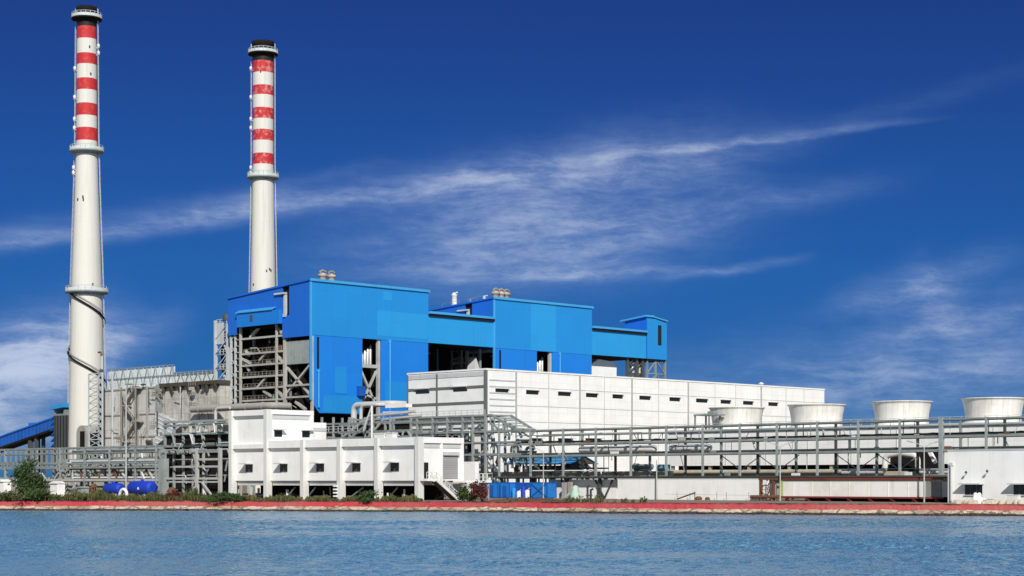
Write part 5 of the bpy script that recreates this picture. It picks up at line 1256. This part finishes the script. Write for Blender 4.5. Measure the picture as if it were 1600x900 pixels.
# rooftop lattice screens
T = Thing('roof_screen', 'pale lattice screen standing on the precipitator roof', 'screen', ((xe0+xe1)/2, ye+6, ztE+.5))
zt0 = zz(573, 415); zt1 = zz(577, 395); zb0 = ztE+.52
xs0_, xs1_ = oy(168, ye+6)[0], oy(337, ye+6)[0]; xk = oy(272, ye+6)[0]
b = MB(); b.box(xs0_, xk, ye+6.2, ye+6.3, zb0, zt0-.3); b.box(xk, xs1_, ye+6.2, ye+6.3, zb0, zt1-.3); T.part('sheeting', b, mat('translucent_sheet', (.66,.72,.74), .6, dirt=.5, dirtcol=(.36,.38,.38), scale=.9))
nb = 26
for i in range(nb):
    x = xs0_+(xs1_-xs0_)*i/nb; xn = xs0_+(xs1_-xs0_)*(i+1)/nb; zt_ = zt0 if x < xk else zt1
    b = MB(); b.bar((x, ye+6, zb0), (x, ye+6, zt_), .16); T.part('post', b, M['lattice'])
    b = MB(); b.bar((x, ye+5.95, zb0), (xn, ye+5.95, zt_) , .13) if i % 2 else b.bar((x, ye+5.95, zt_), (xn, ye+5.95, zb0), .13); T.part('brace', b, M['rack_mid'])
for z_, a_, c_ in ((zt0, xs0_, xk), (zt1, xk, xs1_), ((zt0+zb0)/2, xs0_, xs1_)):
    b = MB(); b.bar((a_, ye+6, z_), (c_, ye+6, z_), .2); T.part('rail', b, M['rack_mid'])
# ash duct and stairs on the casing
T = Thing('zigzag_stair', 'rust stained zigzag stair on the grey precipitator front', 'stairs', (oy(205, ye-1)[0], ye-1, 10))
ys_ = ye-1.3
flights = (((213,605),(196,634)), ((196,634),(213,658)), ((213,658),(194,690)))
for p, q in flights:
    a_, c_ = FY(*p, ys_), FY(*q, ys_)
    b = MB(); b.bar((a_[0], ys_, a_[1]), (c_[0], ys_, c_[1]), 1.0, .3); T.part('flight', b, M['dusty'])
    b = MB(); b.bar((a_[0], ys_-.5, a_[1]+1), (c_[0], ys_-.5, c_[1]+1), .09)
    for k_ in range(5): f = k_/4; xx = a_[0]+(c_[0]-a_[0])*f; z = a_[1]+(c_[1]-a_[1])*f; b.bar((xx, ys_-.5, z), (xx, ys_-.5, z+1), .09)
    T.part('railing', b, M['lattice'])
for p, q in ((212,606),(195,634),(214,658),(194,690),(203,600)):
    a_ = FY(p, q, ys_); b = MB(); b.box(a_[0]-1.2, a_[0]+1.2, ys_-.6, ye-.31, a_[1]-.15, a_[1]+.1); T.part('landing', b, M['concrete'])
for p in (193, 215):
    x = oy(p, ys_)[0]; b = MB(); b.box(x-.14, x+.14, ys_-.7, ys_-.45, GZ, ztE); T.part('post', b, M['dusty'])
# ladder mast
T = Thing('lattice_mast', 'tall white lattice ladder mast beside the left chimney foot', 'mast', (oy(151, ye-2)[0], ye-2, GZ))
ym = ye-3.0; xm0, xm1 = oy(139, ym)[0], oy(160, ym)[0]; ztm = zz(556, oy(150, ym)[1])
for x in (xm0, xm1):
    for y in (ym, ym+2.6):
        b = MB(); b.box(x-.16, x+.16, y-.16, y+.16, GZ, ztm-4); T.part('leg', b, M['lattice'])
N = 13
for i in range(N):
    z = 9+(ztm-13)*i/(N-1); z2 = 9+(ztm-13)*(i+1)/(N-1)
    b = MB(); b.box(xm0+.17, xm1-.17, ym-.1, ym+.1, z-.1, z+.1); T.part('rung', b, M['lattice'])
    if i < N-1:
        b = MB(); b.bar((xm0, ym-.05, z), (xm1, ym-.05, z2), .14); b.bar((xm1, ym+.05, z), (xm0, ym+.05, z2), .14); T.part('brace', b, M['lattice'])
    b = MB(); b.lathe((xm0+xm1)/2+.4, ym+1.2, [(.15, z), (.42, z+.4), (.42, z+.9), (.15, z+1.2)], 8); T.part('hoop', b, M['rack_beam'])
b = MB(); b.box((xm0+xm1)/2+.2, (xm0+xm1)/2+.7, ym+1, ym+1.5, GZ, ztm); T.part('pole', b, M['lattice'])
b = MB(); b.tube(smooth_path([((xm0+xm1)/2+.4, ym+1.2, ztm), ((xm0+xm1)/2+.4, ym+1.2, ztm+.9), ((xm0+xm1)/2-.8, ym+1.2, ztm+.9)], .5), .2, 8); T.part('davit', b, M['rust'])
b = MB(); b.box(xm0-.6, xm1+1.0, ym-.6, ym+3, 11.3, 11.8); T.part('base_platform', b, M['dusty'])

# conveyor gallery and transfer tower at far left
yv = 250.0
T = Thing('conveyor_gallery', 'sloping blue conveyor gallery climbing to the dark transfer tower', 'conveyor', (-440, yv, GZ))
pA, pB = FY(-60, 712, yv), FY(101, 655, yv)
def slab(off0, off1, y0, y1, m_, nm):
    b = MB(); b.prism([(pA[0], y0, pA[1]+off0), (pB[0], y0, pB[1]+off0), (pB[0], y0, pB[1]+off1), (pA[0], y0, pA[1]+off1)], (0, y1-y0, 0)); T.part(nm, b, M[m_])
slab(-1.3, 1.2, yv, yv+3.4, 'conveyor_blue', 'gallery_wall'); slab(1.21, 1.6, yv-.3, yv+3.7, 'blue_front', 'roof'); slab(-1.9, -1.31, yv-.1, yv+3.5, 'dark', 'floor_truss')
b = MB()
for i in range(30):
    f = i/29; x = pA[0]+(pB[0]-pA[0])*f; z = pA[1]+(pB[1]-pA[1])*f; b.box(x-.09, x+.09, yv-.08, yv-.003, z-1.3, z+1.2)
T.part('rib', b, M['blue_front'])
for p in (44, 53, -20):
    x, s = oy(p, yv); f = (x-pA[0])/(pB[0]-pA[0]); z = pA[1]+(pB[1]-pA[1])*f-1.8; w = .7 if p == 44 else .35
    b = MB(); b.box(x-w, x+w, yv+.3, yv+1.2, GZ, z); b.box(x-w, x+w, yv+2.4, yv+3.2, GZ, z); T.part('trestle_leg', b, M['rack_beam'])
x, s = oy(48, yv); f = (x-pA[0])/(pB[0]-pA[0]); b = MB(); b.box(x-2, x+2.2, yv+.5, yv+2.6, pA[1]+(pB[1]-pA[1])*f+1.6, pA[1]+(pB[1]-pA[1])*f+2.2); T.part('roof_hatch', b, M['blue_front'])
T = Thing('transfer_tower', 'dark louvred transfer tower at the top of the blue conveyor', 'tower', (-410, yv, GZ))
x0, x1 = oy(84, yv-2)[0], oy(106, yv-2)[0]; zt_ = zz(650, oy(95, yv)[1])
b = MB(); b.box(x0, x1, yv-2, yv+5, GZ, zt_); T.part('body', b, M['rack_beam'])
for i in range(9):
    z = 9+i*1.4; b = MB(); b.prism([(x0-.7, yv-2.6, z), (x0-.003, yv-2.0, z+1.0), (x0-.003, yv+5, z+1.0), (x0-.7, yv+5, z)], (0, 0, .12)); T.part('louvre', b, M['conveyor_blue'])
for i in range(5):
    x = x0+(x1-x0)*(i+.5)/5; b = MB(); b.box(x-.1, x+.1, yv-2.1, yv-2.003, 8, zt_); T.part('mullion', b, M['dark'])
xa_, z1_ = FY(88, 634, yv); xb_, _ = FY(106, 634, yv)
b = MB(); b.box(xa_, xb_, yv-1, yv+4, zt_, zt_+.5); b.box(xa_+.3, xa_+.8, yv-.8, yv+3.8, zt_+.5, z1_-1.1); b.box(xb_-.8, xb_-.3, yv-.8, yv+3.8, zt_+.5, z1_-1.1); T.part('head_frame', b, M['rack_mid'])
b = MB(); b.prism([(xa_-.6, yv-1.6, z1_-1.1), (xb_+.4, yv-1.6, z1_-.6), (xb_+.4, yv-1.6, z1_+.3), (xa_-.6, yv-1.6, z1_-.3)], (0, 6, 0)); T.part('roof', b, M['blue_light'])

# ------------------------------------------------------------------ left pipe racks
yl0, yl1 = 203.0, 208.0
T = Thing('left_pipe_rack'.replace('left_', 'low_'), 'low grey pipe rack with many pipes in front of the chimneys', 'pipe rack', (oy(120, yl0)[0], yl0+2, GZ))
xa, xb = oy(-60, yl0)[0], oy(262, yl0)[0]
posts = (-40, 8, 51, 94, 132, 171, 211, 244)
for i, p in enumerate(posts):
    x = oy(p, yl0)[0]; w = .34
    b = MB(); b.box(x-w/2, x+w/2, yl0-w/2, yl0+w/2, GZ, 11.5); T.part('post', b, M['rack_steel'] if i % 2 else M['rack_mid'])
    b = MB(); b.box(x-.15, x+.15, yl1-.15, yl1+.15, GZ, 11.4); T.part('post', b, M['rack_mid'])
for z, h, m0 in ((11.4, .26, 'rack_mid'), (10.3, .2, 'rack_mid'), (8.2, .3, 'rack_mid'), (7.3, .34, 'rack_mid'), (4.75, .5, 'steel')):
    for y, m_ in ((yl0, m0), (yl1, 'rack_mid')):
        b = MB(); b.box(xa, xb, y-.13, y+.13, z-h/2, z+h/2); T.part('beam', b, M[m_])
    for p in posts:
        x = oy(p, yl0)[0]; b = MB(); b.box(x-.1, x+.1, yl0+.15, yl1-.15, z-.14, z+.14); T.part('cross_beam', b, M['rack_beam'])
b = MB(); b.box(xa, xb, yl0+.2, yl1, 4.35, 4.5); T.part('walkway', b, M['rack_beam'])
n_ = 18
for i in range(n_):
    x = oy(-40+i*8.0, yl0)[0]; b = MB(); b.box(x-.09, x+.09, yl0-.08, yl0+.08, 7.4, 11.3); T.part('hanger', b, M['rack_mid'])
rnd = random.Random(8)
for i in range(14):
    x = oy(60+i*14, yl0+1)[0]; b = MB(); dz = rnd.uniform(1.0, 2.0)
    b.bar((x, yl0+.6, 5.0), (x+rnd.uniform(-1.6,1.6), yl0+.6, 5.0+dz), .26); T.part('brace', b, M[rnd.choice(['lagging_white','lattice','rack_beam','rust'])])
G = 'parallel pipes on the low rack'
plab = [('silver pipe on the front edge of the low rack top', .26, 'silver', 1.0, 10.7), ('dark pipe just behind the front silver one on the low rack', .22, 'rack_mid', 1.8, 10.65), ('thick lagged pipe in the middle of the low rack top', .42, 'rack_steel', 3.0, 10.85),
        ('white pipe on the second tier of the low rack', .24, 'lattice', .8, 8.6), ('thick grey pipe on the second tier of the low rack', .40, 'rack_mid', 2.0, 8.8), ('rear green grey pipe on the second tier of the low rack', .36, 'rack_steel', 3.6, 8.75),
        ('thin dark pipe slung under the second tier of the low rack', .16, 'rack_beam', .6, 7.0), ('bright thin pipe along the walkway of the low rack', .20, 'lagging_white', .9, 5.25), ('rusty pipe behind the bright one along the walkway', .30, 'rust', 2.5, 5.35)]
for lab, r, m_, dy, z in plab: pipe(lab, [(xa+45, yl0+dy, z), (xb, yl0+dy, z)], r, m_, 8, G)
b = MB(); b.rail([(oy(-50, yl0)[0], yl0-.3, 7.6), (oy(62, yl0)[0], yl0-.3, 7.6)], 1.1, 1.3, .1); solo('catwalk_railing', 'catwalk railing on the far left of the low rack', 'railing', b, M['rack_mid'], (oy(0, yl0)[0], yl0, 7.6))

dup(T.o, (-2.0, 9.0, .35), 'second low pipe rack standing right behind the first at left')
T.o['group'] = 'low pipe racks'
for o_ in COL.objects:
    if o_.parent is None and o_.get('label', '').startswith('second low pipe rack'): o_['group'] = 'low pipe racks'
rnd = random.Random(12)
for i in range(30):
    p = rnd.uniform(95, 262); x = oy(p, yl0+6)[0]; z = rnd.choice((4.9, 7.6, 8.4, 10.6)); yy = yl0+rnd.uniform(5.4, 8.5); r = rnd.uniform(.12, .30); b = MB()
    if i % 2: b.tube(smooth_path([(x, yy, z), (x+rnd.uniform(1,3), yy, z), (x+rnd.uniform(1,3), yy, z-rnd.uniform(1.2,3))], .4), r, 8)
    else: b.tube([(x, yy, z-2.2), (x, yy, z+rnd.uniform(.5,1.5))], r, 8)
    T.part('pipe', b, M[rnd.choice(['lattice','steel','rack_steel','lagging_white','rack_mid','rust'])])

# tall process frame left of the control building
yf0, yf1 = 198.0, 203.0
T = Thing('process_frame', 'stacked steel process frame with pipes left of the control building', 'steel frame', (oy(305, yf0)[0], yf0+2, GZ))
for p in (258, 272, 286.5, 302, 318, 343):
    x = oy(p, yf1)[0]; m_ = 'steel' if p in (302, 318) else 'rack_steel'
    b = MB(); b.box(x-.2, x+.2, yf1-.2, yf1+.2, GZ, zz(657, oy(p, yf1)[1])); T.part('post', b, M[m_])
for p in (308, 344):
    x = oy(p, yf0)[0]; b = MB(); b.box(x-.28, x+.28, yf0-.28, yf0+.28, GZ, zz(700, oy(p, yf0)[1])); T.part('post', b, M['steel'])
xA, xB, xM = oy(256, yf1)[0], oy(358, yf1)[0], oy(262, yf0)[0]
for z, m_ in ((zz(659, 350), 'rack_steel'), (zz(665, 350), 'rack_mid'), (zz(678, 350), 'rack_steel'), (zz(697, 350), 'rack_mid')):
    b = MB(); b.box(xA, xB, yf1-.38, yf1-.21, z-.2, z+.2); T.part('beam', b, M[m_])
for q, x0, m_, h in ((704, oy(308,yf0)[0], 'rack_mid', .6), (717, oy(308,yf0)[0], 'steel', .4), (728.5, oy(270,yf0)[0], 'steel', .36), (747.5, oy(255,yf0)[0], 'steel', .4), (753, oy(262,yf0)[0], 'steel', .3)):
    z = zz(q, 330); b = MB(); b.box(x0+.3, oy(343, yf0)[0]-.3, yf0-.1, yf0+.1, z-h/2, z+h/2); T.part('beam', b, M[m_])
b = MB(); b.bar((oy(318,yf0)[0], yf0-.3, zz(754,330)), (oy(332,yf0)[0], yf0-.3, zz(773,330)), .3); T.part('brace', b, M['steel'])
b = MB(); b.box(xA+.5, xB, yf1+.3, yf1+.6, GZ, zz(680, 350)); T.part('screen_wall', b, M['dark'])
rnd = random.Random(3)
for i in range(64):
    p = rnd.uniform(258, 356); x = oy(p, yf0+2)[0]; z = rnd.choice((15.3, 13.4, 11.6, 10.4, 8.6, 7.2, 5.6)); r = rnd.uniform(.07, .19); yy = yf0+rnd.uniform(.6, 4.4); b = MB()
    if i % 2: b.tube(smooth_path([(x, yy, z), (x+rnd.uniform(1.5,4), yy, z), (x+rnd.uniform(1.5,4), yy, z-rnd.uniform(1,2.4))], .4), r, 8); T.part('pipe', b, M[rnd.choice(['lattice','rack_steel','rack_mid','silver'])])
    else: b.tube([(x-1.6, yy, z), (x+1.6, yy, z)], r, 8); T.part('pipe', b, M[rnd.choice(['rack_steel','rack_mid','lattice'])])
for p, q in ((250, 706), (259, 706), (278, 706), (297, 705)):
    x, z = FY(p, q, yf0+1); b = MB(); b.tube([(x, yf0+1, z), (x, yf0+3, z)], .5, 14); T.part('duct', b, M['rack_steel'])
x = oy(320, yf0+.5)[0]; b = MB(); b.tube([(x, yf0+.5, GZ), (x, yf0+.5, 5.0)], .4, 12); b.lathe(x, yf0+.5, [(.5, GZ), (.5, GZ+.4)], 12); T.part('riser_pipe', b, M['lagging_white'])
x = oy(252, yf0-.5)[0]; b = MB(); b.box(x-.9, x+.9, yf0-.6, yf0+.6, GZ, 8.8); T.part('cladded_column', b, M['rack_steel'])
# tall pale pole before the precipitator
x, z = FY(197, 606, 202); b = MB(); b.tube([(x, 202, GZ), (x, 202, z)], [.22, .13], 8); b.bar((x, 202, z-.2), (x+.9, 202, z+.1), .1); b.lathe(x+.9, 202, [(.1, z-.1), (.25, z), (.2, z+.25)], 8)
solo('lamp_post', 'tall pale lamp post before the zigzag stair', 'lamp post', b, M['steel'], (x, 202, GZ), 'lamp posts')

x0, x1 = oy(92, 222)[0], oy(262, 222)[0]
T = Thing('base_wall', 'weathered grey base wall under the precipitator, behind the low racks', 'wall', ((x0+x1)/2, 222, GZ))
b = MB(); b.box(x0, x1, 222, 222.3, GZ-.2, 9.6); T.part('wall', b, M['esp2'])
for i in range(12):
    xx = x0+.2+(x1-x0-.4)*i/11; b = MB(); b.box(xx-.2, xx+.2, 221.75, 221.997, GZ-.2, 9.6); T.part('stiffener', b, M['concrete'])
rnd = random.Random(31)
for i in range(9):
    xx = x0+1.5+(x1-x0-4)*i/9; zz0 = rnd.uniform(2.2, 5.5); b = MB(); b.box(xx, xx+rnd.uniform(1,2.2), 221.9, 221.997, zz0, zz0+rnd.uniform(1.2,2.6)); T.part('opening', b, M['dark'])
x0, x1 = oy(-90, 224)[0], oy(90, 224)[0]
b = MB(); b.box(x0, x1, 224, 224.3, GZ-.2, 4.9); b.box(x0, x1, 223.9, 224.4, 4.9, 5.05)
for i in range(9): xx = x0+(x1-x0)*i/8; b.box(xx-.2, xx+.2, 223.85, 224.0, GZ-.2, 4.9)
solo('concrete_wall', 'low grey concrete wall behind the low racks at far left', 'wall', b, M['concrete'], (x0, 224, GZ))
# blue horizontal tanks, junk and pipes near the bank at left
yk = 192.0
yk = 200.6
for p0, p1, r, lab in ((166, 190, 1.15, 'smaller blue horizontal tank half hidden behind a pipe'), (206, 239, 1.35, 'larger bright blue horizontal tank with white spot by bank')):
    x0, x1 = oy(p0, yk)[0], oy(p1, yk)[0]; zc = GZ+.35+r
    T = Thing('blue_tank', lab, 'tank', ((x0+x1)/2, yk, GZ), 'blue tanks by the bank')
    b = MB(); b.tube([(x0, yk, zc), (x0+.15, yk, zc), (x0+.5, yk, zc), (x1-.5, yk, zc), (x1-.15, yk, zc), (x1, yk, zc)], [r*.5, r*.85, r, r, r*.85, r*.5], 24); T.part('shell', b, M['tank_blue'])
    for f in (.2, .8):
        xx = x0+(x1-x0)*f; b = MB(); b.box(xx-.2, xx+.2, yk-r*.8, yk+r*.8, GZ, GZ+.55); T.part('saddle', b, M['concrete'])
    b = MB(); b.tube([((x0+x1)/2, yk, zc+r*.9), ((x0+x1)/2, yk, zc+r+.35)], .3, 10); T.part('manhole', b, M['tank_blue'])
    if p0 > 200: b = MB(); b.tube([((x0+x1)/2+.6, yk-r-.05, zc-.1), ((x0+x1)/2+.6, yk-r+.1, zc-.1)], .28, 10); T.part('flange', b, M['lagging_white'])
yk = 192.0
x = oy(193, yk-1.5)[0]
b = MB(); N = 12; b.tube([(x+1.3*math.cos(math.pi*i/N), yk-1.5, GZ+1.5*math.sin(math.pi*i/N)) for i in range(N+1)], .3, 8); solo('bent_pipe', 'pale arched pipe end between the two blue tanks', 'pipe', b, M['stained'], (x, yk-1.5, GZ))
for i, (p, w, h, m_, lab, cat) in enumerate(((88, 2.6, 3.0, 'white', 'white hut partly behind the dark tree at left', 'hut'), (118, 2.0, 2.2, 'rack_mid', 'dark green machine left of the blue tanks', 'machine'), (148, 2.4, 2.6, 'rust', 'rusty machine immediately left of the blue tanks', 'machine'), (272, 3.2, 1.9, 'rust', 'low heap of rusty valves under the process frame', 'machine'), (5, 2.2, 3.4, 'white', 'white hut with pale roof at the far left edge', 'hut'), (128, 1.3, 2.0, 'rack_steel', 'grey cabinet behind the weeds left of the tanks', 'cabinet'))):
    x = oy(p, yk+2)[0]; b = MB()
    if cat == 'machine':
        b.box(x-w/2, x+w/2, yk+1.4, yk+2.6, GZ, GZ+h*.45); b.lathe(x-w*.2, yk+2, [(w*.25, GZ+h*.45), (w*.25, GZ+h*.8), (w*.1, GZ+h)], 10); b.tube([(x-w*.5, yk+1.6, GZ+h*.6), (x+w*.5, yk+1.6, GZ+h*.75)], .18, 8); b.tube([(x+w*.3, yk+1.5, GZ), (x+w*.3, yk+1.5, GZ+h*.95)], .14, 8)
    else:
        b.box(x-w/2, x+w/2, yk+1.4, yk+3.2, GZ, GZ+h*.85); b.prism([(x-w/2-.2, yk+1.1, GZ+h*.85), (x+w/2+.2, yk+1.1, GZ+h*.85), (x, yk+1.1, GZ+h)], (0, 2.3, 0))
    solo(cat, lab, cat, b, M[m_], (x, yk+2, GZ))

# ------------------------------------------------------------------ lamp posts
def lamp(px_, y, ztop, arms, label):
    x, s = oy(px_, y); T = Thing('lamp_post', label, 'lamp post', (x, y, GZ), 'lamp posts')
    b = MB(); b.tube([(x, y, GZ), (x, y, ztop)], [.13, .08], 8); T.part('pole', b, M['steel'])
    for sg in arms:
        p = Vector((x, y, ztop)) ; q = p + RGT*sg*1.7 + Vector((0, 0, .75)); b = MB(); b.tube([p, p.lerp(q, .6)+Vector((0,0,.12)), q], .06, 6); a_ = T.part('arm', b, M['steel'])
        b = MB(); b.bar(q - RGT*sg*.1, q + RGT*sg*.75 + Vector((0,0,.16)), .26, .14); T.part('lamp_head', b, M['rack_mid'], a_)
lamp(849, 229.5, 9.6, (-1,), 'thin lamp post in front of the blue shed roof')
lamp(1219, 226.5-.8, 9.7, (-1, 1), 'twin arm lamp post left of the stained basin')
lamp(1444, 224.5, 9.3, (-1, 1), 'twin arm lamp post right, before the dark tower bay')
lamp(1026, 229.0-.6, 8.0, (), 'bare thin pole before the plain white wall')

# ------------------------------------------------------------------ vegetation
def leaves(b, c, rx_, rz_, n, size, rnd, hollow=.35, clumps=9, bot=0.0, zmin=GZ):
    cl = []
    for i in range(clumps):
        while True:
            v = Vector((rnd.uniform(-1,1), rnd.uniform(-1,1), rnd.uniform(-1+bot,1)))
            if hollow < v.length < .95: break
        cl.append((v, rnd.uniform(.22,.5)))
    for i in range(n):
        v, r = rnd.choice(cl)
        w = Vector((rnd.gauss(0,1), rnd.gauss(0,1), rnd.gauss(0,1))); w = w*(r*.55)
        p = v + w
        q = Vector((c[0]+p.x*rx_, c[1]+p.y*rx_, max(zmin, c[2]+p.z*rz_)))
        a = Vector((rnd.gauss(0,1), rnd.gauss(0,1), rnd.gauss(0,.7))).normalized(); t = a.orthogonal().normalized(); u = a.cross(t)
        s1 = size*rnd.uniform(.6,1.4); s2 = s1*rnd.uniform(.35,.6)
        b.quad(q-t*s1, q+u*s2, q+t*s1, q-u*s2)
def plant(name, label, cat, px_, back, w, h, n, m_, seed, trunk=.16, size=.2, group=None, clumps=12):
    rnd = random.Random(seed); q = shore_pt(px_, back, GZ)
    T = Thing(name, label, cat, q, group)
    b = MB(); hh = h*.55
    b.tube([(q.x, q.y, GZ-.2), (q.x+.05*w, q.y, GZ+hh*.5), (q.x-.03*w, q.y, GZ+hh), (q.x, q.y, GZ+h*.85)], [trunk, trunk*.8, trunk*.5, trunk*.15], 8)
    for i in range(6):
        a = rnd.uniform(0, 6.28); z = GZ+h*rnd.uniform(.2,.6); b.tube([(q.x, q.y, z), (q.x+math.cos(a)*w*.2, q.y+math.sin(a)*w*.2, z+h*.14), (q.x+math.cos(a)*w*.38, q.y+math.sin(a)*w*.38, z+h*.2)], [trunk*.5, trunk*.35, trunk*.12], 6)
    T.part('trunk', b, M['trunk'])
    b = MB(); leaves(b, (q.x, q.y, GZ+h*.52 - (0 if back > 2.5 else h*.22)), w*.5, h*.48, n, size, rnd, clumps=clumps, zmin=GZ if back > 2.5 else .8); T.part('crown', b, M[m_])
    return T
plant('tree', 'dark green bushy tree leaning at the waterfront far left', 'tree', 47, 5.5, 4.7, 5.9, 4600, 'leaf', 2, .2, .2, clumps=22)
for i, (p, w, h, n, m_, lab, cat) in enumerate(((22, 5.5, 1.9, 1300, 'leaf_weed', 'low spreading bush at the foot of the dark tree, left side', 'bush'), (70, 5.0, 2.2, 1500, 'leaf', 'low dark bush right under the dark green tree', 'bush'),
        (347, 4.6, 1.6, 1300, 'leaf', 'low dark bush before the control building left corner', 'bush'), (372, 2.6, 1.2, 600, 'leaf', 'small dark bush just right of the corner bush', 'bush'),
        (573, 3.4, 2.0, 1100, 'leaf', 'dark bush under the middle of the control building', 'bush'), (731, 3.2, 3.0, 1700, 'leaf', 'round green bush at the foot of the white stair', 'bush'),
        (753, 2.3, 2.9, 1000, 'leaf_red', 'tall shrub with red leaves beside the blue containers', 'shrub'), (743, 1.3, 3.0, 360, 'leaf_red', 'slim red leaved shrub between green bush and tall red shrub', 'shrub'),
        (268, 4.0, 1.3, 700, 'leaf_red', 'low rusty red shrub under the process frame', 'shrub'), (108, 4.2, 1.5, 800, 'leaf_dry', 'yellowish dry bush right of the dark tree', 'bush'), (135, 4.0, 1.2, 700, 'leaf_dry', 'low straw coloured bush left of the blue tanks', 'bush'))):
    plant('shrub' if cat == 'shrub' else 'bush', lab, cat, p, (1.9 if p in (70, 347, 372, 573, 22) else 4.2 + (i % 3)*.9), w, h, n, m_, 30+i, .07, .16, 'waterside bushes', 10)
# weeds along the top of the bank
def weeds(px0, px1, n, h0, h1, m_, seed, back0=2.6, back1=9.0):
    rnd = random.Random(seed); b = MB()
    for i in range(n):
        p = rnd.uniform(px0, px1); dens = mnoise.noise(Vector((p*.035, seed, 0))) + .6*mnoise.noise(Vector((p*.14, seed+9, 0)))
        if dens < -.05 and rnd.random() < .8: continue
        q = shore_pt(p, rnd.uniform(back0, back1), GZ); h = rnd.uniform(h0, h1)*max(.35, 1+1.5*dens)
        for k_ in range(4):
            a = rnd.uniform(0, 6.28); d = Vector((math.cos(a), math.sin(a), 0)); t = Vector((-d.y, d.x, 0))*rnd.uniform(.03,.09); top = q + d*h*rnd.uniform(.1,.5) + Vector((0,0,h*rnd.uniform(.6,1)))
            b.quad(q-t, q+t, top+t*.7+Vector((0,0,-.1)), top-t*.5)
            if rnd.random() < .5: b.quad(top-t*2, top+Vector((0,0,.12)), top+t*2, top-Vector((0,0,.14)))
    return b
o = weeds(-80, 330, 2300, .3, 1.1, 'leaf_weed', 61).build('weeds', M['leaf_weed']); props(o, 'strip of mixed green weeds along the bank top, left half', 'weeds', None, 'stuff')
o = weeds(-80, 650, 2400, .2, .75, 'leaf_dry', 62).build('dry_grass', M['leaf_dry']); props(o, 'straw coloured dry grass scattered along the left bank top', 'grass', None, 'stuff')
o = weeds(330, 660, 1000, .2, .6, 'leaf_weed', 65).build('weeds', M['leaf_weed']); props(o, 'thin patchy weeds below the white control building', 'weeds', None, 'stuff')
o = weeds(790, 1010, 260, .2, .6, 'leaf_weed', 63).build('weeds', M['leaf_weed']); props(o, 'sparse weeds on the bank before the blue containers', 'weeds', None, 'stuff')
# bare earth heap in front of the containers
b = MB(); N = 40; rows = []
for j in range(6):
    r = []
    for i in range(N+1):
        p = 745+(900-745)*i/N; f = math.sin(math.pi*i/N)**.7; z = GZ - .15 + f*(.75*math.sin(math.pi*j/5))*(1+.35*mnoise.noise(Vector((i*.35, j*.6, 3)))); r.append(shore_pt(p, 3.0+j*1.6, z))
    rows.append(r)
vs = [v for r in rows for v in r]
b._add(vs, [(j*(N+1)+i, j*(N+1)+i+1, (j+1)*(N+1)+i+1, (j+1)*(N+1)+i) for j in range(5) for i in range(N)])
props(b.build('earth_mound', mat('red_brown_earth', (.17,.085,.05), .95, dirt=.6, dirtcol=(.09,.05,.03), streak=False, bump=.6)), None, None, kind='structure')
